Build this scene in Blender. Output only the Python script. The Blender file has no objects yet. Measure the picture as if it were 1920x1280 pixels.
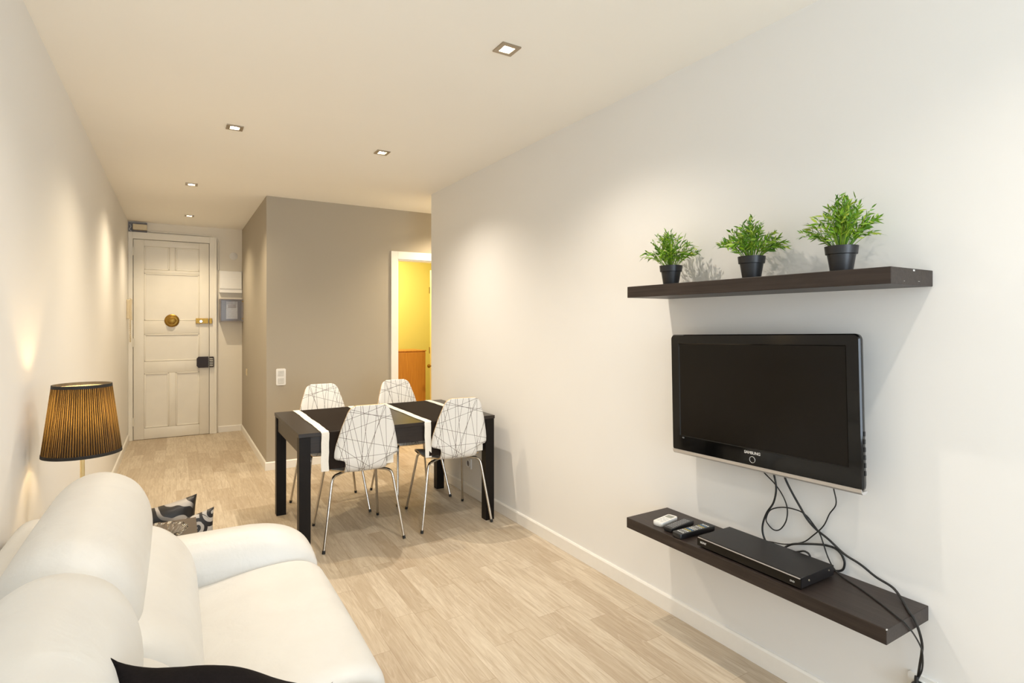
import bpy, bmesh, math, random
from mathutils import Vector, Matrix, Euler
PI = math.pi
sc = bpy.context.scene
COL = sc.collection

# ------------------------------------------------------------------ camera
TH = 0.5444
cam_d = bpy.data.cameras.new('camera')
cam_d.sensor_width = 36.0
cam_d.lens = 1039.3182 / 1920 * 36
cam_d.shift_y = -(640 - 604.1) / 1920
cam_d.clip_start = 0.05
cam = bpy.data.objects.new('camera', cam_d)
COL.objects.link(cam)
cam.location = (0, 0, 1.3997)
cam.rotation_euler = (PI / 2, 0, -TH)
sc.camera = cam

# ------------------------------------------------------------------ view, world, large lights
vs = sc.view_settings
vs.view_transform = 'Standard'
vs.look = 'None'
vs.gamma = 1
vs.use_curve_mapping = False
vs.exposure = 0.58
sc.cycles.max_bounces = 14
sc.cycles.diffuse_bounces = 8
sc.cycles.sample_clamp_indirect = 6

world = bpy.data.worlds.new('sky')
sc.world = world
world.use_nodes = True
bg = world.node_tree.nodes['Background']
bg.inputs['Color'].default_value = (0.75, 0.86, 1.0, 1)
bg.inputs['Strength'].default_value = 0.6


def area_light(name, loc, rot, sx, sy, watts, color):
    d = bpy.data.lights.new(name, 'AREA')
    d.shape = 'RECTANGLE'
    d.size, d.size_y, d.energy, d.color = sx, sy, watts, color
    o = bpy.data.objects.new(name, d)
    o.location, o.rotation_euler = loc, rot
    COL.objects.link(o)
    return o


# daylight through the tall balcony window at the near end of the room
area_light('window_daylight', (0.85, -3.03, 1.30), (PI / 2, 0, 0), 1.9, 2.0, 78, (0.76, 0.88, 1.0))
WARM = (1.0, 0.88, 0.735)
WARM_HALL = (1.0, 0.82, 0.565)
SPOT_W = 66

# ------------------------------------------------------------------ room numbers (metres)
XL, XR, H = -0.488, 2.043, 2.596
YR = 4.836      # far end of the right wall
GX, GY = 0.728, 5.684   # corner of the grey block
YD = 7.964      # hall end wall
YB = -3.0       # near end of the room


# ------------------------------------------------------------------ node helpers
class NT:
    def __init__(s, name):
        m = bpy.data.materials.new(name)
        m.use_nodes = True
        s.m, s.nt = m, m.node_tree
        s.b = s.nt.nodes['Principled BSDF']

    def n(s, t, **k):
        nd = s.nt.nodes.new(t)
        for a, v in k.items():
            setattr(nd, a, v)
        return nd

    def l(s, a, b):
        s.nt.links.new(a, b)

    def val(s, x, sock):
        if isinstance(x, (int, float)):
            sock.default_value = x
        elif isinstance(x, tuple):
            sock.default_value = x
        else:
            s.l(x, sock)

    def math(s, op, a, b=None, c=None):
        nd = s.n('ShaderNodeMath', operation=op)
        s.val(a, nd.inputs[0])
        if b is not None:
            s.val(b, nd.inputs[1])
        if c is not None:
            s.val(c, nd.inputs[2])
        return nd.outputs[0]

    def mix(s, f, a, b, mode='MIX'):
        nd = s.n('ShaderNodeMix', data_type='RGBA', blend_type=mode)
        s.val(f, nd.inputs[0])
        s.val(a, nd.inputs[6])
        s.val(b, nd.inputs[7])
        return nd.outputs[2]

    def coord(s, which='Object'):
        return s.n('ShaderNodeTexCoord').outputs[which]

    def mapping(s, v, scale=(1, 1, 1), loc=(0, 0, 0), rot=(0, 0, 0)):
        nd = s.n('ShaderNodeMapping')
        nd.inputs['Scale'].default_value = scale
        nd.inputs['Location'].default_value = loc
        nd.inputs['Rotation'].default_value = rot
        s.l(v, nd.inputs[0])
        return nd.outputs[0]

    def noise(s, v, scale=5, detail=4, rough=0.5, dist=0):
        nd = s.n('ShaderNodeTexNoise')
        s.l(v, nd.inputs['Vector'])
        nd.inputs['Scale'].default_value = scale
        nd.inputs['Detail'].default_value = detail
        nd.inputs['Roughness'].default_value = rough
        nd.inputs['Distortion'].default_value = dist
        return nd.outputs[0]

    def ramp(s, f, stops):
        nd = s.n('ShaderNodeValToRGB')
        s.l(f, nd.inputs[0])
        e = nd.color_ramp.elements
        while len(e) < len(stops):
            e.new(0.5)
        for i, (p, c) in enumerate(stops):
            e[i].position = p
            e[i].color = (c[0], c[1], c[2], 1)
        return nd.outputs[0]

    def bump(s, h, strength=0.2, dist=0.01):
        nd = s.n('ShaderNodeBump')
        nd.inputs['Strength'].default_value = strength
        nd.inputs['Distance'].default_value = dist
        s.l(h, nd.inputs['Height'])
        s.l(nd.outputs[0], s.b.inputs['Normal'])

    def set(s, **k):
        for a, v in k.items():
            s.val(v, s.b.inputs[a.replace('_', ' ')])


def C4(c):
    return (c[0], c[1], c[2], 1)


def simple(name, color, rough=0.5, metallic=0.0, var=0.06, nscale=30, bump=0.0, spec=0.5, **kw):
    t = NT(name)
    v = t.coord()
    nz = t.noise(v, nscale, 3)
    dark = tuple(x * (1 - var) for x in color)
    light = tuple(min(1, x * (1 + var)) for x in color)
    t.l(t.ramp(nz, [(0.3, dark), (0.7, light)]), t.b.inputs['Base Color'])
    t.set(Roughness=rough, Metallic=metallic)
    t.b.inputs['Specular IOR Level'].default_value = spec
    for a, x in kw.items():
        t.b.inputs[a.replace('_', ' ')].default_value = x
    if bump:
        t.bump(nz, bump, 0.004)
    return t.m


def emitter(name, color, strength):
    t = NT(name)
    t.set(Base_Color=C4(color), Emission_Color=C4(color), Emission_Strength=strength)
    return t.m


def wall_paint(name, color, bump=0.05):
    t = NT(name)
    v = t.coord()
    nz = t.noise(v, 1.3, 3)
    fine = t.noise(v, 160, 3)
    t.l(t.ramp(nz, [(0.3, tuple(x * 0.985 for x in color)), (0.7, color)]), t.b.inputs['Base Color'])
    t.set(Roughness=0.72)
    t.b.inputs['Specular IOR Level'].default_value = 0.25
    t.bump(fine, bump, 0.002)
    return t.m


def wood_dark(name, axis='Y', base=(0.028, 0.019, 0.015), light=(0.060, 0.044, 0.036), rough=0.42, spec=0.4):
    t = NT(name)
    v = t.coord()
    sc_ = {'Y': (60, 2.2, 60), 'X': (2.2, 60, 60), 'Z': (60, 60, 2.2)}[axis]
    g = t.noise(t.mapping(v, sc_), 1.6, 6, 0.6, 0.4)
    t.l(t.ramp(g, [(0.30, base), (0.72, light)]), t.b.inputs['Base Color'])
    t.set(Roughness=rough)
    t.b.inputs['Specular IOR Level'].default_value = spec
    t.bump(g, 0.12, 0.002)
    return t.m


def floor_mat():
    t = NT('oak_plank_vinyl')
    g = t.n('ShaderNodeNewGeometry').outputs['Position']
    sp = t.n('ShaderNodeSeparateXYZ')
    t.l(g, sp.inputs[0])
    X, Y = sp.outputs[0], sp.outputs[1]
    W, L = 0.098, 0.62
    xr = t.math('DIVIDE', X, W)
    row = t.math('FLOOR', xr)
    wn = t.n('ShaderNodeTexWhiteNoise', noise_dimensions='1D')
    t.l(row, wn.inputs['W'])
    off = t.math('MULTIPLY', wn.outputs['Value'], 5.7)
    yr = t.math('ADD', t.math('DIVIDE', Y, L), off)
    colm = t.math('FLOOR', yr)
    cb = t.n('ShaderNodeCombineXYZ')
    t.l(row, cb.inputs[0])
    t.l(colm, cb.inputs[1])
    w2 = t.n('ShaderNodeTexWhiteNoise', noise_dimensions='3D')
    t.l(cb.outputs[0], w2.inputs['Vector'])
    rnd = w2.outputs['Value']
    # grain: stretched noise, shifted per plank
    sh = t.n('ShaderNodeVectorMath', operation='MULTIPLY_ADD')
    t.l(cb.outputs[0], sh.inputs[0])
    sh.inputs[1].default_value = (3.17, 7.31, 0)
    t.l(g, sh.inputs[2])
    grain = t.noise(t.mapping(sh.outputs[0], (34, 2.6, 1)), 1.5, 7, 0.62, 0.9)
    fine = t.noise(t.mapping(sh.outputs[0], (150, 7, 1)), 1.3, 4, 0.6)
    rings = t.noise(t.mapping(sh.outputs[0], (11, 1.5, 1)), 1.0, 3, 0.5, 1.6)
    base = t.ramp(rnd, [(0.0, (0.455, 0.372, 0.272)), (0.35, (0.555, 0.475, 0.362)), (0.75, (0.635, 0.56, 0.445)), (1.0, (0.50, 0.42, 0.315))])
    c = t.mix(t.ramp(grain, [(0.33, (0.55, 0.55, 0.55)), (0.60, (0, 0, 0))]), base, (0.33, 0.24, 0.155, 1))
    c = t.mix(t.math('MULTIPLY', t.ramp(fine, [(0.4, (1, 1, 1)), (0.65, (0, 0, 0))]), 0.22), c, (0.34, 0.24, 0.15, 1))
    c = t.mix(t.math('MULTIPLY', t.ramp(rings, [(0.46, (0, 0, 0)), (0.5, (1, 1, 1)), (0.54, (0, 0, 0))]), 0.22), c, (0.72, 0.64, 0.52, 1))
    # faint joints
    fx = t.math('FRACT', xr)
    fy = t.math('FRACT', yr)
    ex = t.math('LESS_THAN', t.math('MINIMUM', fx, t.math('SUBTRACT', 1, fx)), 0.012)
    ey = t.math('LESS_THAN', t.math('MINIMUM', fy, t.math('SUBTRACT', 1, fy)), 0.0022)
    e = t.math('MULTIPLY', t.math('MAXIMUM', ex, ey), 0.42)
    c = t.mix(e, c, (0.25, 0.17, 0.10, 1))
    t.l(c, t.b.inputs['Base Color'])
    t.set(Roughness=0.40)
    t.b.inputs['Specular IOR Level'].default_value = 0.4
    t.bump(grain, 0.05, 0.002)
    return t.m


def line_mat(name, ground, ink, seed, width=0.0011, n=38):
    """random straight lines printed on a shell, in the shell's own UV space (metres)"""
    t = NT(name)
    uv = t.n('ShaderNodeUVMap').outputs[0]
    r = random.Random(seed)
    acc = None
    for i in range(n):
        a = r.choice([r.uniform(-0.35, 0.35), r.uniform(-0.35, 0.35), r.uniform(0, PI), PI / 2 + r.uniform(-0.45, 0.45)])
        p = (r.uniform(-0.17, 0.17), r.uniform(-0.05, 0.85))
        nx, ny = math.cos(a), math.sin(a)
        d = t.n('ShaderNodeVectorMath', operation='DOT_PRODUCT')
        t.l(uv, d.inputs[0])
        d.inputs[1].default_value = (nx, ny, 0)
        q = t.math('COMPARE', d.outputs['Value'], nx * p[0] + ny * p[1], width)
        acc = q if acc is None else t.math('MAXIMUM', acc, q)
    t.l(t.mix(acc, C4(ground), C4(ink)), t.b.inputs['Base Color'])
    t.set(Roughness=0.32)
    return t.m


M = {}
M['white_wall'] = wall_paint('white_wall_paint', (0.80, 0.795, 0.78))
M['ceiling'] = wall_paint('white_ceiling_paint', (0.93, 0.905, 0.85))
M['grey_wall'] = wall_paint('grey_wall_paint', (0.40, 0.358, 0.290), 0.05)
M['yellow_wall'] = wall_paint('yellow_wall_paint', (0.88, 0.77, 0.19))
M['trim'] = simple('white_gloss_trim', (0.82, 0.80, 0.76), 0.35, var=0.01)
M['door'] = simple('cream_door_paint', (0.80, 0.765, 0.68), 0.42, var=0.02, nscale=6)
M['floor'] = floor_mat()
M['wood'] = wood_dark('black_brown_wood', 'Y', base=(0.018,0.012,0.0095), light=(0.042,0.030,0.025), spec=0.35)
M['wood_x'] = wood_dark('black_brown_wood_table', 'X', rough=0.33, base=(0.014, 0.0095, 0.0072), light=(0.030, 0.021, 0.016), spec=0.35)
M['wood_z'] = wood_dark('black_brown_wood_leg', 'Z', base=(0.008, 0.006, 0.005), light=(0.011, 0.008, 0.006), spec=0.15)
M['chrome'] = simple('brushed_chrome', (0.62, 0.58, 0.52), 0.22, 1.0, var=0.03)
M['steel'] = simple('satin_steel_frame', (0.42, 0.36, 0.28), 0.38, 1.0, var=0.05)
M['brass'] = simple('aged_brass', (0.33, 0.19, 0.04), 0.36, 1.0, var=0.15, nscale=60)
M['brass_pole'] = simple('pale_brass_pole', (0.80, 0.66, 0.36), 0.30, 0.8, var=0.03)
M['black_plastic'] = simple('black_plastic', (0.012, 0.012, 0.013), 0.40, var=0.1)
M['gloss_black'] = simple('piano_black', (0.003, 0.003, 0.003), 0.07, var=0.1, spec=0.32)
M['screen'] = simple('dark_screen', (0.0045, 0.0032, 0.002), 0.24, var=0.05, spec=0.22)
M['silver'] = simple('silver_plastic', (0.58, 0.56, 0.54), 0.32, 0.5, var=0.02)
M['print'] = simple('pale_print', (0.62, 0.61, 0.59), 0.5, var=0.02)
M['rubber'] = simple('black_rubber', (0.010, 0.010, 0.010), 0.55, var=0.1)
M['white_plastic'] = simple('white_plastic', (0.80, 0.79, 0.76), 0.35, var=0.01)
M['cream_plastic'] = simple('cream_plastic', (0.66, 0.56, 0.38), 0.45, var=0.03)
M['iron'] = simple('dark_iron_lock', (0.022, 0.012, 0.008), 0.42, 0.4, var=0.2, nscale=80)
M['pot'] = simple('black_pot_plastic', (0.010, 0.010, 0.012), 0.38, var=0.1)
M['soil'] = simple('dark_soil', (0.02, 0.014, 0.01), 0.9, var=0.4, nscale=200, bump=0.5)
M['shell'] = line_mat('white_line_print', (0.80, 0.79, 0.76), (0.085, 0.06, 0.045), 5)
M['seat_top'] = line_mat('black_line_print', (0.014, 0.011, 0.009), (0.20, 0.18, 0.15), 9, 0.0009, 14)
M['ply'] = simple('beech_ply_edge', (0.62, 0.44, 0.22), 0.5, var=0.1, nscale=90)
M['runner'] = simple('black_runner_cloth', (0.018, 0.0125, 0.0095), 0.8, var=0.15, nscale=300, bump=0.2, spec=0.1)
M['runner_edge'] = simple('white_runner_border', (0.80, 0.77, 0.70), 0.8, var=0.04, nscale=200, bump=0.3)
M['black_cloth'] = simple('black_cotton', (0.007, 0.005, 0.005), 0.85, var=0.2, nscale=200, bump=0.2, spec=0.1)
M['cabinet'] = wood_dark('orange_oak_veneer', 'Z', base=(0.40, 0.155, 0.018), light=(0.56, 0.25, 0.035), rough=0.4)
M['table_top'] = wood_dark('brown_side_table_veneer', 'X', base=(0.050, 0.034, 0.024), light=(0.085, 0.060, 0.042), rough=0.35)


def leather():
    t = NT('white_leather')
    v = t.coord()
    vo = t.n('ShaderNodeTexVoronoi')
    vo.inputs['Scale'].default_value = 260
    t.l(v, vo.inputs['Vector'])
    big = t.noise(v, 7, 4, 0.55, 0.4)
    t.l(t.ramp(big, [(0.3, (0.625, 0.615, 0.59)), (0.7, (0.655, 0.65, 0.625))]), t.b.inputs['Base Color'])
    t.set(Roughness=0.45)
    b1 = t.n('ShaderNodeBump')
    b1.inputs['Strength'].default_value = 0.22
    b1.inputs['Distance'].default_value = 0.02
    t.l(big, b1.inputs['Height'])
    b2 = t.n('ShaderNodeBump')
    b2.inputs['Strength'].default_value = 0.06
    b2.inputs['Distance'].default_value = 0.001
    t.l(vo.outputs['Distance'], b2.inputs['Height'])
    t.l(b1.outputs[0], b2.inputs['Normal'])
    t.l(b2.outputs[0], t.b.inputs['Normal'])
    return t.m


def foliage_mat():
    t = NT('bamboo_leaf_green')
    info = t.n('ShaderNodeNewGeometry').outputs['Random Per Island']
    c = t.ramp(info, [(0.0, (0.040, 0.12, 0.003)), (0.35, (0.11, 0.28, 0.006)), (0.75, (0.24, 0.43, 0.010)), (1.0, (0.42, 0.50, 0.05))])
    nz = t.noise(t.coord(), 60, 2)
    c = t.mix(t.math('MULTIPLY', nz, 0.3), c, (0.02, 0.08, 0.004, 1))
    t.l(c, t.b.inputs['Base Color'])
    t.set(Roughness=0.45)
    t.b.inputs['Transmission Weight'].default_value = 0.0
    return t.m


def shade_mat():
    """black pleated organza over a cream lining, the bulb glows through"""
    t = NT('black_pleated_shade')
    uv = t.n('ShaderNodeUVMap').outputs[0]
    sp = t.n('ShaderNodeSeparateXYZ')
    t.l(uv, sp.inputs[0])
    s = t.math('SINE', t.math('MULTIPLY', sp.outputs[0], 2 * PI * 96))
    fold = t.math('MULTIPLY', t.math('ADD', s, 1), 0.5)
    nz = t.noise(t.mapping(uv, (90, 1.2, 1)), 1.5, 3)
    fold2 = t.math('MULTIPLY', fold, nz)
    outer = t.ramp(fold2, [(0.1, (0.012, 0.009, 0.006)), (0.6, (0.05, 0.035, 0.02))])
    side = t.n('ShaderNodeNewGeometry').outputs['Backfacing']      # the shade is lined with cream cloth inside
    t.l(t.mix(side, outer, (0.80, 0.72, 0.55, 1)), t.b.inputs['Base Color'])
    t.set(Roughness=0.8)
    tr = t.n('ShaderNodeBsdfTranslucent')
    t.l(t.ramp(fold2, [(0.08, (0.008, 0.004, 0.001)), (0.60, (0.14, 0.092, 0.026))]), tr.inputs['Color'])
    mx = t.n('ShaderNodeMixShader')
    mx.inputs[0].default_value = 0.55
    t.l(t.b.outputs[0], mx.inputs[1])
    t.l(tr.outputs[0], mx.inputs[2])
    out = t.nt.nodes['Material Output']
    t.l(mx.outputs[0], out.inputs['Surface'])
    return t.m


def zebra_mat():
    t = NT('black_silver_stripe_satin')
    v = t.coord()
    w = t.n('ShaderNodeTexWave')
    w.inputs['Scale'].default_value = 5.2
    w.inputs['Distortion'].default_value = 7
    w.inputs['Detail'].default_value = 1.5
    w.inputs['Detail Scale'].default_value = 1.4
    t.l(t.mapping(v, (1, 1, 1), rot=(0, 0.9, 0)), w.inputs['Vector'])
    m = t.ramp(w.outputs['Fac'], [(0.70, (0, 0, 0)), (0.76, (1, 1, 1))])
    nz = t.noise(v, 5, 1)
    m2 = t.math('MULTIPLY', m, t.ramp(nz, [(0.45, (0, 0, 0)), (0.55, (1, 1, 1))]))
    t.l(t.mix(m2, (0.008, 0.006, 0.006, 1), (0.42, 0.39, 0.36, 1)), t.b.inputs['Base Color'])
    t.set(Roughness=0.38)
    return t.m


def scroll_mat():
    """silver cloth with black scrolls: spiral arms around voronoi-like centres"""
    t = NT('silver_black_scroll_satin')
    v = t.coord()
    acc = None
    for (cx, cz, turns, ph) in [(0.12, 0.13, 52, 0.0), (0.185, 0.035, -48, 1.2), (0.07, 0.03, 50, 2.0), (-0.05, 0.12, -46, .5), (-0.13, 0.0, 50, .9), (0.0, -0.1, 48, 2.5), (0.15, -0.1, -52, 0.3), (0.20, 0.17, 40, 2.2)]:
        sp = t.n('ShaderNodeSeparateXYZ')
        t.l(t.mapping(v, loc=(-cx, 0, -cz)), sp.inputs[0])
        x, z = sp.outputs[0], sp.outputs[2]
        r = t.math('SQRT', t.math('ADD', t.math('MULTIPLY', x, x), t.math('MULTIPLY', z, z)))
        a = t.math('ARCTAN2', z, x)
        s = t.math('SINE', t.math('ADD', t.math('ADD', t.math('MULTIPLY', r, turns * 3.8), a), ph))
        inside = t.math('LESS_THAN', r, 0.062)
        q = t.math('MULTIPLY', inside, t.math('GREATER_THAN', s, -0.05))
        acc = q if acc is None else t.math('MAXIMUM', acc, q)
    t.l(t.mix(acc, (0.45, 0.43, 0.41, 1), (0.008, 0.006, 0.008, 1)), t.b.inputs['Base Color'])
    t.set(Roughness=0.4)
    return t.m


M['leather'] = leather()
M['leaf'] = foliage_mat()
M['shade'] = shade_mat()
M['zebra'] = zebra_mat()
M['scroll'] = scroll_mat()
M['lining'] = simple('cream_shade_lining', (0.85, 0.78, 0.62), 0.8, var=0.02)
M['shade_trim'] = simple('black_shade_trim', (0.01, 0.008, 0.006), 0.7, var=0.1)
M['bulb'] = emitter('warm_bulb', (1.0, 0.70, 0.36), 120)
M['spot_bulb'] = emitter('downlight_lamp_glow', (1.0, 0.90, 0.70), 30)
gl = NT('clear_cut_glass')
gl.l(gl.noise(gl.coord(), 40, 2), gl.b.inputs['Roughness'])
gl.nt.links.remove(gl.b.inputs['Roughness'].links[0])
gl.set(Roughness=0.03, Base_Color=(0.98, 0.96, 0.90, 1))
gl.b.inputs['Transmission Weight'].default_value = 1.0
gl.b.inputs['IOR'].default_value = 1.5
M['glass'] = gl.m
g2 = NT('smoky_meter_cover')
g2.set(Roughness=0.12, Base_Color=(0.50, 0.50, 0.56, 1))
g2.b.inputs['Alpha'].default_value = 0.16
M['meter_glass'] = g2.m
M['meter_grey'] = simple('grey_meter_plastic', (0.22, 0.20, 0.20), 0.5, var=0.1)
M['meter_face'] = simple('pale_meter_face', (0.44, 0.46, 0.50), 0.5, var=0.15, nscale=50)
M['btn_grey'] = simple('grey_button', (0.30, 0.30, 0.30), 0.5)
M['btn_blue'] = simple('blue_button', (0.10, 0.22, 0.38), 0.5)
M['btn_yellow'] = simple('yellow_button', (0.50, 0.42, 0.14), 0.5)
M['btn_white'] = simple('pale_button', (0.60, 0.60, 0.58), 0.5)
M['lcd'] = simple('grey_lcd', (0.30, 0.31, 0.27), 0.25)
M['seam'] = simple('sofa_seam_thread', (0.70, 0.64, 0.52), 0.7)  # plain tan colour for seam thread


# ------------------------------------------------------------------ mesh helpers
def obj(name, bm, mat, parent=None, smooth=None, loc=None, recalc=True):
    if recalc:
        bmesh.ops.recalc_face_normals(bm, faces=bm.faces)
    me = bpy.data.meshes.new(name)
    bm.to_mesh(me)
    bm.free()
    mats = mat if isinstance(mat, list) else [mat]
    for m in mats:
        me.materials.append(m)
    if smooth is not None:
        me.shade_smooth()
        if smooth < 180:
            me.set_sharp_from_angle(angle=math.radians(smooth))
    o = bpy.data.objects.new(name, me)
    COL.objects.link(o)
    if parent:
        o.parent = parent
    if loc:
        o.location = loc
    return o


def tag(o, label, cat, group=None, kind=None):
    o['label'] = label
    if cat:
        o['category'] = cat
    if group:
        o['group'] = group
    if kind:
        o['kind'] = kind
    return o


def thing(name, label, cat, loc=(0, 0, 0), rotz=0, group=None):
    o = bpy.data.objects.new(name, None)
    o.empty_display_size = 0.05
    COL.objects.link(o)
    o.location = loc
    o.rotation_euler = (0, 0, rotz)
    return tag(o, label, cat, group)


def struct(name, bm, mat, parent=None, label=None, smooth=None):
    o = obj(name, bm, mat, parent, smooth)
    if not parent:
        o['kind'] = 'structure'
        if label:
            o['label'] = label
    return o


def dup(root, loc, rotz, label=None, group=None):
    r = root.copy()
    COL.objects.link(r)
    r.location = loc
    r.rotation_euler = (0, 0, rotz)
    if label:
        r['label'] = label
    if group:
        r['group'] = group
    for ch in list(root.children):
        c = ch.copy()
        COL.objects.link(c)
        c.parent = r
        for g in list(ch.children):
            d = g.copy()
            COL.objects.link(d)
            d.parent = c
    return r


def box(bm, x0, x1, y0, y1, z0, z1, bev=0.0, seg=2):
    r = bmesh.ops.create_cube(bm, size=1)
    vs_ = r['verts']
    for v in vs_:
        v.co = Vector(((x0 + x1) / 2 + v.co.x * (x1 - x0), (y0 + y1) / 2 + v.co.y * (y1 - y0), (z0 + z1) / 2 + v.co.z * (z1 - z0)))
    if bev:
        ed = list({e for v in vs_ for e in v.link_edges})
        bmesh.ops.bevel(bm, geom=ed, offset=bev, segments=seg, profile=0.5, affect='EDGES')
    return bm


def B(x0, x1, y0, y1, z0, z1, bev=0.0, seg=2):
    return box(bmesh.new(), x0, x1, y0, y1, z0, z1, bev, seg)


def quad(bm, pts):
    return bm.faces.new([bm.verts.new(p) for p in pts])


def catmull(pts, n=6):
    P_ = [Vector(p) for p in pts]
    P_ = [2 * P_[0] - P_[1]] + P_ + [2 * P_[-1] - P_[-2]]
    out = []
    for i in range(1, len(P_) - 2):
        p0, p1, p2, p3 = P_[i - 1:i + 3]
        for k in range(n):
            t = k / n
            out.append(0.5 * ((2 * p1) + (-p0 + p2) * t + (2 * p0 - 5 * p1 + 4 * p2 - p3) * t * t + (-p0 + 3 * p1 - 3 * p2 + p3) * t ** 3))
    out.append(P_[-2])
    return out


def tube(bm, pts, r, seg=10, closed_ends=True):
    pts = [Vector(p) for p in pts]
    rings = []
    up = None
    for i, p in enumerate(pts):
        d = (pts[min(i + 1, len(pts) - 1)] - pts[max(i - 1, 0)]).normalized()
        if up is None:
            a = Vector((0, 0, 1)) if abs(d.z) < 0.9 else Vector((1, 0, 0))
            up = (a - d * a.dot(d)).normalized()
        else:
            up = (up - d * up.dot(d)).normalized()
        s = d.cross(up)
        rr = r[i] if isinstance(r, (list, tuple)) else r
        rings.append([bm.verts.new(p + (up * math.cos(2 * PI * k / seg) + s * math.sin(2 * PI * k / seg)) * rr) for k in range(seg)])
    for a, b in zip(rings, rings[1:]):
        for k in range(seg):
            bm.faces.new([a[k], a[(k + 1) % seg], b[(k + 1) % seg], b[k]])
    if closed_ends:
        bm.faces.new(rings[0][::-1])
        bm.faces.new(rings[-1])
    return bm


def lathe(bm, prof, seg=32, center=(0, 0), cap0=True, cap1=True):
    cx, cy = center
    rings = []
    for r, z in prof:
        rings.append([bm.verts.new((cx + r * math.cos(2 * PI * k / seg), cy + r * math.sin(2 * PI * k / seg), z)) for k in range(seg)])
    for a, b in zip(rings, rings[1:]):
        for k in range(seg):
            bm.faces.new([a[k], a[(k + 1) % seg], b[(k + 1) % seg], b[k]])
    if cap0:
        bm.faces.new(rings[0][::-1])
    if cap1:
        bm.faces.new(rings[-1])
    return bm


def loft(bm, rings, cap=True):
    vr = [[bm.verts.new(p) for p in r] for r in rings]
    n = len(vr[0])
    for a, b in zip(vr, vr[1:]):
        for k in range(n):
            bm.faces.new([a[k], a[(k + 1) % n], b[(k + 1) % n], b[k]])
    if cap:
        bm.faces.new(vr[0][::-1])
        bm.faces.new(vr[-1])
    return bm


def closed_curve(pts, n=6):
    """smooth closed 2-D outline"""
    N = len(pts)
    out = []
    for i in range(N):
        p0, p1, p2, p3 = [Vector(pts[(i + k) % N]) for k in (-1, 0, 1, 2)]
        for k in range(n):
            t = k / n
            out.append(0.5 * ((2 * p1) + (-p0 + p2) * t + (2 * p0 - 5 * p1 + 4 * p2 - p3) * t * t + (-p0 + 3 * p1 - 3 * p2 + p3) * t ** 3))
    return out


def cushion_loft(prof, y0, y1, end_r=0.10, n=12, power=2.4, ctr=None, tilt=None, shrink=0.75):
    """profile in (x,z), lofted along y with puffed round ends"""
    bm = bmesh.new()
    cx = sum(p[0] for p in prof) / len(prof)
    cz = sum(p[1] for p in prof) / len(prof)
    if ctr:
        cx, cz = ctr
    rings = []
    ts = []
    for k in range(n + 1):
        a = PI / 2 * k / n
        ts.append((y0 + end_r * (1 - math.sin(a)), math.cos(a)))
    left = [(y, c) for y, c in ts][::-1]
    st = []
    for k in range(n + 1):
        a = PI / 2 * k / n
        dy = end_r * (1 - math.cos(a))
        s = 1 - shrink * (1 - math.sin(a) ** (2 / power))
        st.append((y0 + dy, s))
    mid = [(y0 + end_r + (y1 - y0 - 2 * end_r) * k / 14, 1 + 0.012 * math.sin(PI * k / 14)) for k in range(1, 14)]
    en = [(y0 + y1 - y, s) for y, s in st][::-1]
    for y, s in st + mid + en:
        rings.append([(cx + (p[0] - cx) * s, y, cz + (p[1] - cz) * s) for p in prof])
    return loft(bm, rings)


def prism(bm, poly, axis, a0, a1):
    """extrude a 2-D polygon; axis 'x': poly is (y,z); 'y': (x,z); 'z': (x,y)"""
    def P3(p, a):
        return {'x': (a, p[0], p[1]), 'y': (p[0], a, p[1]), 'z': (p[0], p[1], a)}[axis]
    f0 = [bm.verts.new(P3(p, a0)) for p in poly]
    f1 = [bm.verts.new(P3(p, a1)) for p in poly]
    n = len(poly)
    for k in range(n):
        bm.faces.new([f0[k], f0[(k + 1) % n], f1[(k + 1) % n], f1[k]])
    bm.faces.new(f0[::-1])
    bm.faces.new(f1)
    return bm


def round_rect(w, h, r, n=6):
    out = []
    for cx, cy, a0 in [(w / 2 - r, h / 2 - r, 0), (-w / 2 + r, h / 2 - r, PI / 2), (-w / 2 + r, -h / 2 + r, PI), (w / 2 - r, -h / 2 + r, 1.5 * PI)]:
        for k in range(n + 1):
            a = a0 + PI / 2 * k / n
            out.append((cx + r * math.cos(a), cy + r * math.sin(a)))
    return out


def text_mesh(name, body, size, mat, parent, matrix, depth=0.0004, squeeze=1.0, bold=0.0):
    cu = bpy.data.curves.new(name, 'FONT')
    cu.body = body
    cu.size = size
    cu.extrude = depth
    cu.offset = bold
    cu.align_x = 'CENTER'
    cu.align_y = 'CENTER'
    tmp = bpy.data.objects.new('tmp_text', cu)
    COL.objects.link(tmp)
    dg = bpy.context.evaluated_depsgraph_get()
    me = bpy.data.meshes.new_from_object(tmp.evaluated_get(dg))
    bpy.data.objects.remove(tmp)
    me.name = name
    me.materials.clear()
    me.materials.append(mat)
    me.transform(matrix @ Matrix.Diagonal((squeeze, 1, 1, 1)))
    o = bpy.data.objects.new(name, me)
    COL.objects.link(o)
    o.parent = parent
    return o


# ------------------------------------------------------------------ the room
X_ALC = 3.70     # right end of the alcove and of the yellow room
DX0, DX1, DZ = 2.012, 2.76, 2.072     # doorway in the grey wall
WT = 0.10

struct('floor', B(-0.60, X_ALC + 0.1, YB - 0.1, 8.1, -0.08, 0), M['floor'], label='pale oak plank floor running down the room')

DL = [(1.236, 2.085), (0.306, 3.79), (1.238, 3.81), (0.112, 5.545), (0.124, 7.19), (1.236, 0.35), (0.306, 2.085), (2.55, 5.20)]
HS = 0.027      # half the hole in the ceiling


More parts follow.
